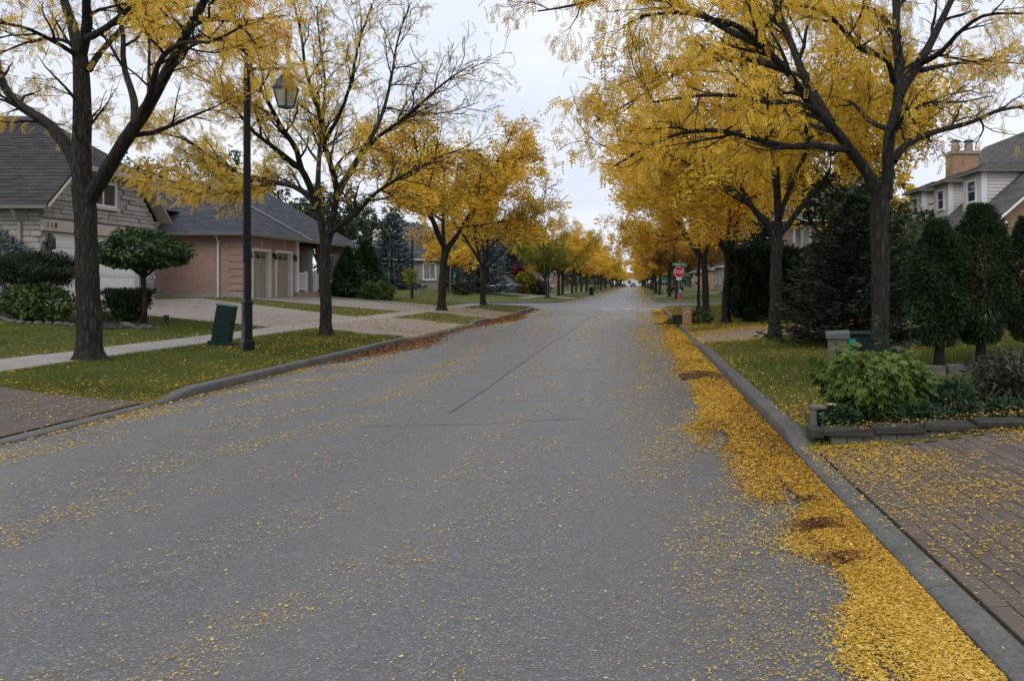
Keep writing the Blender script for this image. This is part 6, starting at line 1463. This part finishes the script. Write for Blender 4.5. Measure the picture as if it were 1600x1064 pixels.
# pile in the right gutter
PYK = [0, 3.2, 3.7, 4.2, 4.7, 5.4, 6.3, 7.5, 9.3, 12.3, 16.5, 25, 41, 50]; PXK = [.80, .86, .97, 1.06, 1.02, 1.05, .98, .90, .80, .84, .86, .93, 1.03, 1.2]
def pile_left(y): return np.interp(y, PYK, PXK) + .10 + (.10*vnoise(0*y+1, y*1.3, 61)+.13*vnoise(0*y+2, y*2.6, 62))*np.exp(-y/22)
def pile_h(x, y):
    l_ = pile_left(y); t_ = np.clip((x-l_)/(XR-l_), 0, 1); e = 1-sstep(44, 49, y)
    return (.024*np.sin(np.pi*np.clip(t_, 0, 1)**.75)**.8 + .008*vnoise(x*9, y*5, 3)*(t_ > 0))*e*(t_ > 0)
yy = np.concatenate([np.linspace(1.5, 12, 160), np.linspace(12.2, 49, 150)]); u = np.linspace(0, 1, 14)
Y, U = np.meshgrid(yy, u, indexing='ij'); LB = np.minimum(pile_left(Y)+.16, XR-.12); X = LB + (XR+.004-LB)*U; Z = np.maximum(.004, pile_h(X, Y)*.9+.003); Z[:, 0] = .002
i, j = np.meshgrid(np.arange(len(yy)-1), np.arange(13), indexing='ij'); qd = np.stack([i*14+j, i*14+j+1, (i+1)*14+j+1, (i+1)*14+j], -1).reshape(-1, 4)
t = NT('leaf_litter'); p = t.pos(); vo = t.n('ShaderNodeTexVoronoi'); vo.inputs['Scale'].default_value = 55; t.l(t.mapping(p, (1, 1, .3)), vo.inputs['Vector']); sp3 = t.n('ShaderNodeSeparateColor'); t.l(vo.outputs['Color'], sp3.inputs[0])
c = t.ramp(sp3.outputs[0], [(0, (.16, .08, .015)), (.3, (.40, .23, .02)), (.7, (.58, .36, .022)), (1, (.66, .46, .05))])
c = t.mix(t.ramp(t.noise(2.2, 4, .6, p), [(.5, (0,)*3), (.75, (.55,)*3)]), c, (.20, .10, .025)); t.base(c).rough(.85, .2).bump(vo.outputs['Distance'], .8, .02); MT['litter'] = t.m
tag(link('leaf_pile', mesh_np('leaf_pile', np.stack([X, Y, Z], -1).reshape(-1, 3), qd, True), MT['litter']), 'deep drift of yellow leaves filling the right gutter', 'leaves', kind='stuff')
r = rs(91); n = 230000; y = np.exp(r.uniform(math.log(2.9), math.log(47), n)); l_ = pile_left(y)
u_ = r.rand(n); ed_ = np.abs(r.normal(0, 1, n))*(.10+.07*vnoise(0*y+5, y*3.1, 63)).clip(.03, .3); x = np.where(u_ < .78, l_ + (XR-.004-l_)*r.rand(n), l_ - ed_)
pch = vnoise(x*7, y*3, 64); kk = (r.rand(n) < np.where(x < l_+.10, np.clip(.75+.9*pch, .05, 1), np.clip(1.15+.5*pch, .3, 1))); x, y = x[kk], y[kk]
k = inview(x, y); x, y = x[k], y[k]; dk = vnoise(x*1.5, y*.55, 17); n = len(x)
dark = np.exp(-((x-1.12)/.16)**2)*((np.abs(y-5.05) < .12)|(np.abs(y-4.45) < .08)|(np.abs(y-5.6) < .06)) + np.exp(-((x-1.1)/.25)**2)*(np.abs(y-13.3) < .5)
n = len(x); ti = .50 + .24*dk + r.normal(0, .22, n) - .5*np.clip(dark, 0, 1); ti = np.where((y > 7) & (y < 16), ti-.16*sstep(.95, 1.3, x), ti)
sc = np.clip(.0034*y**.62, .0085, .04); z = pile_h(x, y) + .008 + r.rand(n)*.012
def fallen_var(name, label, x, y, z, sc, ti, mat, seed, flat=.4):
    r_ = rs(seed); n = len(x); a = r_.uniform(0, 6.283, n); D = np.stack([np.cos(a), np.sin(a), r_.normal(0, flat*.4, n)], -1); N = np.stack([r_.normal(0, flat, n), r_.normal(0, flat, n), np.ones(n)], -1)
    D /= np.linalg.norm(D, axis=1, keepdims=True); S = np.cross(N, D); S /= np.linalg.norm(S, axis=1, keepdims=True); Nn = np.cross(D, S); s2 = sc*np.exp(r_.normal(0, .32, n)).clip(.5, 2.1)*2
    tv, tf = LFT; V = np.stack([x, y, z], -1)[:, None, :] + s2[:, None, None]*(tv[None, :, 0, None]*D[:, None] + tv[None, :, 1, None]*S[:, None]*r_.uniform(.6, 1.3, n)[:, None, None] + tv[None, :, 2, None]*Nn[:, None])
    Fc = (tf[None]+(np.arange(n)*4)[:, None, None]).reshape(-1, 4)
    return tag(link(name, mesh_np(name, V.reshape(-1, 3), Fc, False, np.repeat(np.clip(ti, 0, 1), 4)), MT[mat]), label, 'leaves', kind='stuff')
fallen_var('pile_leaves', 'loose yellow leaflets on the drift in the right gutter', x, y, z, sc, ti, 'fallen', 92)
# scattered over the road, in wind rows, thicker toward the drift
def road_d(x, y):
    l_ = pile_left(y); near = np.exp(-np.clip(l_-x, -.2, 9)/.42); row = (.5+.5*np.sin(x*3.1+.4*np.sin(y*.35)))**2*1.4; row2 = np.exp(-((x-.12-.03*np.sin(y*.5))/.13)**2)*sstep(9, 15, y)
    pat = np.clip(.55+.9*vnoise(x*1.6, y*.16, 5), 0, 1.6); fine = np.clip(.4+.9*vnoise(x*4, y*2.2, 8), .05, 1.5)
    return np.clip((.07+.26*row*pat*.6+.26*np.exp(-((x+5.6)/.9)**2)*pat)*fine*1.2 + .85*near*np.clip(.5+.8*vnoise(x*5, y*2.5, 6), 0, 1) + .45*row2*fine, 0, 1)
x, y = keepers(640000, XL+.02, XR-.25, 2.8, 50, road_d, 93)
k = x < pile_left(y)+.03; x, y = x[k], y[k]; r = rs(94); n = len(x)
fallen_var('road_leaves', 'yellow leaflets scattered over the grey road', x, y, .006+r.rand(n)*.008, np.clip(.0033*y**.62, .0072, .036)*.8, .70+r.normal(0, .24, n), 'fallen', 95, .3)
# far road edges
def fd(x, y): return np.clip(np.exp(-(XR-x)/.5)*1.0 + np.exp(-(x-XL)/.45)*.8 + .02, 0, 1)
x, y = keepers(26000, XL+.02, XR-.02, 50, 260, fd, 96); k = ~((y > 51) & (y < 63)); x, y = x[k], y[k]
fallen_var('far_leaves', 'drifts of yellow leaves along the kerbs beyond the crossing', x, y, .01+0*x, .028+.0006*y, .5+rs(1).normal(0, .16, len(x)), 'fallen', 97, .25)
# brown-orange litter at the left kerb
x, y = keepers(60000, XL+.01, XL+1.1, 15.5, 48, lambda x, y: np.clip(np.exp(-((x-XL)/(.28+.30*np.exp(-((y-20)/2.6)**2)+.5*np.exp(-((y-34)/3.5)**2)))**2)*(np.exp(-((y-20)/3.2)**2)+.9*np.exp(-((y-35)/5)**2)+.15), 0, 1), 98)
r = rs(99); fallen_var('kerb_litter', 'rusty brown leaf litter along the left kerb', x, y, .008+r.rand(len(x))*.03*np.exp(-(x-XL)/.3), .012+.0009*y, .45+r.normal(0, .2, len(x)), 'rust_litter', 100)
x, y = keepers(60000, XL+.004, XL+.14, 5.5, 16, lambda x, y: np.exp(-((x-XL-.03)/.04)**2)*(.02+.05*np.clip(vnoise(x, y*2, 71), 0, 1)), 101); fallen_var('gutter_leaves', 'thin line of yellow leaves in the near left gutter', x, y, .008+.008*rs(2).rand(len(x)), .012+.0007*y, .6+rs(3).normal(0, .15, len(x)), 'fallen', 102)
# leaves on drives, pavement, lawns
def put(name, label, n, x0, x1, y0, y1, dens, seed, mat='fallen', off=.018, s0=.010, tm=.6, grass=False):
    x, y = keepers(n, x0, x1, y0, y1, dens, seed); k = ~is_road(x, y, CW*.2); x, y = x[k], y[k]; r_ = rs(seed+1)
    z = np.where((x > XR) & (x < XR+CW) | (x < XL) & (x > XL-CW), .137 - .10*np.maximum(drive_w(y, -1)*(x < 0), drive_w(y, 1)*(x > 0)), gz(x, y)) + off + r_.rand(len(x))*(.03 if grass else .008)
    fallen_var(name, label, x, y, z, np.clip(s0*(.27 if grass else .34)*y**.62, .007, .04), tm+r_.normal(0, .17, len(x)), mat, seed+2, .7 if grass else .3)
put('drive_leaves', 'yellow leaves strewn over the paved driveway, front right', 110000, XR+.02, 5.6, 2.6, 7.3, lambda x, y: np.clip((.22+.5*sstep(3.5, 7.0, y))*np.clip(.5+.75*vnoise(x*3, y*3, 21), .04, 1.2)*np.where(x < XR+CW+.02, .4, 1)*np.where(y > 6.6, 1.6, 1), 0, 1), 103)
put('bed_leaves', 'yellow leaves on the planter wall and bed', 16000, XR+.2, 5.6, 7.2, 9.2, lambda x, y: np.clip(.35+.4*vnoise(x*4, y*4, 22), 0, 1), 106, off=.02)
put('wall_leaves', 'few yellow leaves lying on the cap stones', 1200, XR+.3, 5.2, 7.33, 7.54, lambda x, y: .5+0*x, 109, off=.125)
put('lawn_leaves', 'yellow leaves in the grass of the front right lawn', 90000, XR+.1, 9, 7.6, 20, lambda x, y: np.clip((.14+.5*np.exp(-(x-XR-CW)/.22)*(x>XR+CW)+.35*np.exp(-((y-8.6)/1.6)**2)*sstep(3.4, 1.8, x))*np.clip(.6+.6*vnoise(x*2, y*2, 23), .05, 1.2), 0, 1), 110, off=.02, grass=True)
put('driveway_leaves', 'thick yellow leaves across the second right driveway', 60000, XR+.1, 9, 18.5, 26.5, lambda x, y: np.clip(.15+.8*np.exp(-((y-24.1)/.7)**2)+.7*np.exp(-((y-20.2)/.6)**2)*sstep(2, 4, x)+.4*np.exp(-(x-1.5)/.6), 0, .95), 113)
put('verge_leaves', 'orange leaves on the right verge before the corner', 30000, XR+.05, 7, 24.5, 46, lambda x, y: np.clip(.10+.5*np.exp(-(x-XR-.2)/.4)+.35*np.exp(-((y-28.6)/1.2)**2), 0, 1), 116, grass=True)
put('verge_leaves', 'yellow-brown leaves in the grass of the near left verge', 60000, -8.9, XL, 8.5, 22, lambda x, y: np.clip(.16*np.clip(.5+.7*vnoise(x*2, y*2, 24), .05, 1.2)+.4*np.exp(-(XL-CW-x)/.13)*(x<XL-CW)+.35*np.exp(-((y-10.2)/.25)**2), 0, 1), 119, grass=True, tm=.38)
put('apron_leaves', 'yellow leaves on the dark driveway apron, front left', 14000, -12, XL, 6, 10.5, lambda x, y: np.clip(.16+.3*vnoise(x*2, y*2, 25), 0, .6), 122)
put('walk_leaves', 'yellow leaves along the edges of the left pavement and lawn', 50000, -16, -8.7, 9, 33, lambda x, y: np.clip(.05+.5*np.exp(-((x+10.2)/.14)**2)+.35*np.exp(-((x+8.85)/.12)**2), 0, 1), 125, grass=True)
put('driveway_leaves', 'orange-yellow leaves on the left driveway aprons', 50000, -12, XL, 21, 47, lambda x, y: np.clip(.10+.5*(drive_w(y, -1) > .5)*np.exp(-((x+7)/1.6)**2)*np.clip(.5+.6*vnoise(x*1.5, y*1.5, 26), .1, 1.1), 0, 1), 128, tm=.48)
# ------------------------------------------------------------------ grass
def grass(name, label, n, x0, x1, y0, y1, seed, h=(.035, .075), extra=None):
    r_ = rs(seed); y = np.exp(r_.uniform(math.log(y0), math.log(y1), n)); x = r_.uniform(x0, x1, n); k = inview(x, y, 30) & ~is_road(x, y, CW+.01) & ~paved(x, y, -.03)
    if extra is not None: k &= extra(x, y)
    x, y = x[k], y[k]; n = len(x); s_ = np.clip(y/13, .7, 3.2)
    a = r_.uniform(0, 6.28, n); hh = r_.uniform(*h, n)*(.8+.25*vnoise(x*.9, y*.9, seed+7)); w_ = .0042*s_*r_.uniform(.7, 1.5, n); ln = r_.normal(0, .5, (n, 2))*hh[:, None]
    z = gz(x, y)-.008; c_, s2 = np.cos(a)*w_, np.sin(a)*w_
    V = np.stack([np.stack([x-c_, y-s2, z], -1), np.stack([x+c_, y+s2, z], -1), np.stack([x+ln[:, 0], y+ln[:, 1], z+hh], -1)], 1).reshape(-1, 3)
    ti = np.clip(.42+.22*vnoise(x*.5, y*.5, seed+3)+.12*vnoise(x*3, y*3, seed+4)+r_.normal(0, .15, n), 0, 1)
    return tag(link(name, mesh_np(name, V, np.arange(n*3).reshape(-1, 3), False, np.repeat(ti, 3)), MT['grass']), label, 'grass', kind='stuff')
grass('verge_grass', 'short grass of the left verge with the lamp post', 150000, -8.9, XL-CW, 9.0, 22, 301)
grass('lawn_grass', 'green lawn in front of the stone house', 110000, -16, -10.1, 10, 22, 302, extra=lambda x, y: ~((x < -11.9) & (y > 17.9) & (y < 20.8)))
grass('lawn_grass', 'green lawn under the right-hand trees', 170000, XR+CW, 9, 7.6, 20, 303, extra=lambda x, y: y > 9.0)
grass('far_grass', 'grass patches of the farther verges and lawns', 120000, -17, 9, 24, 72, 304, (.05, .10))
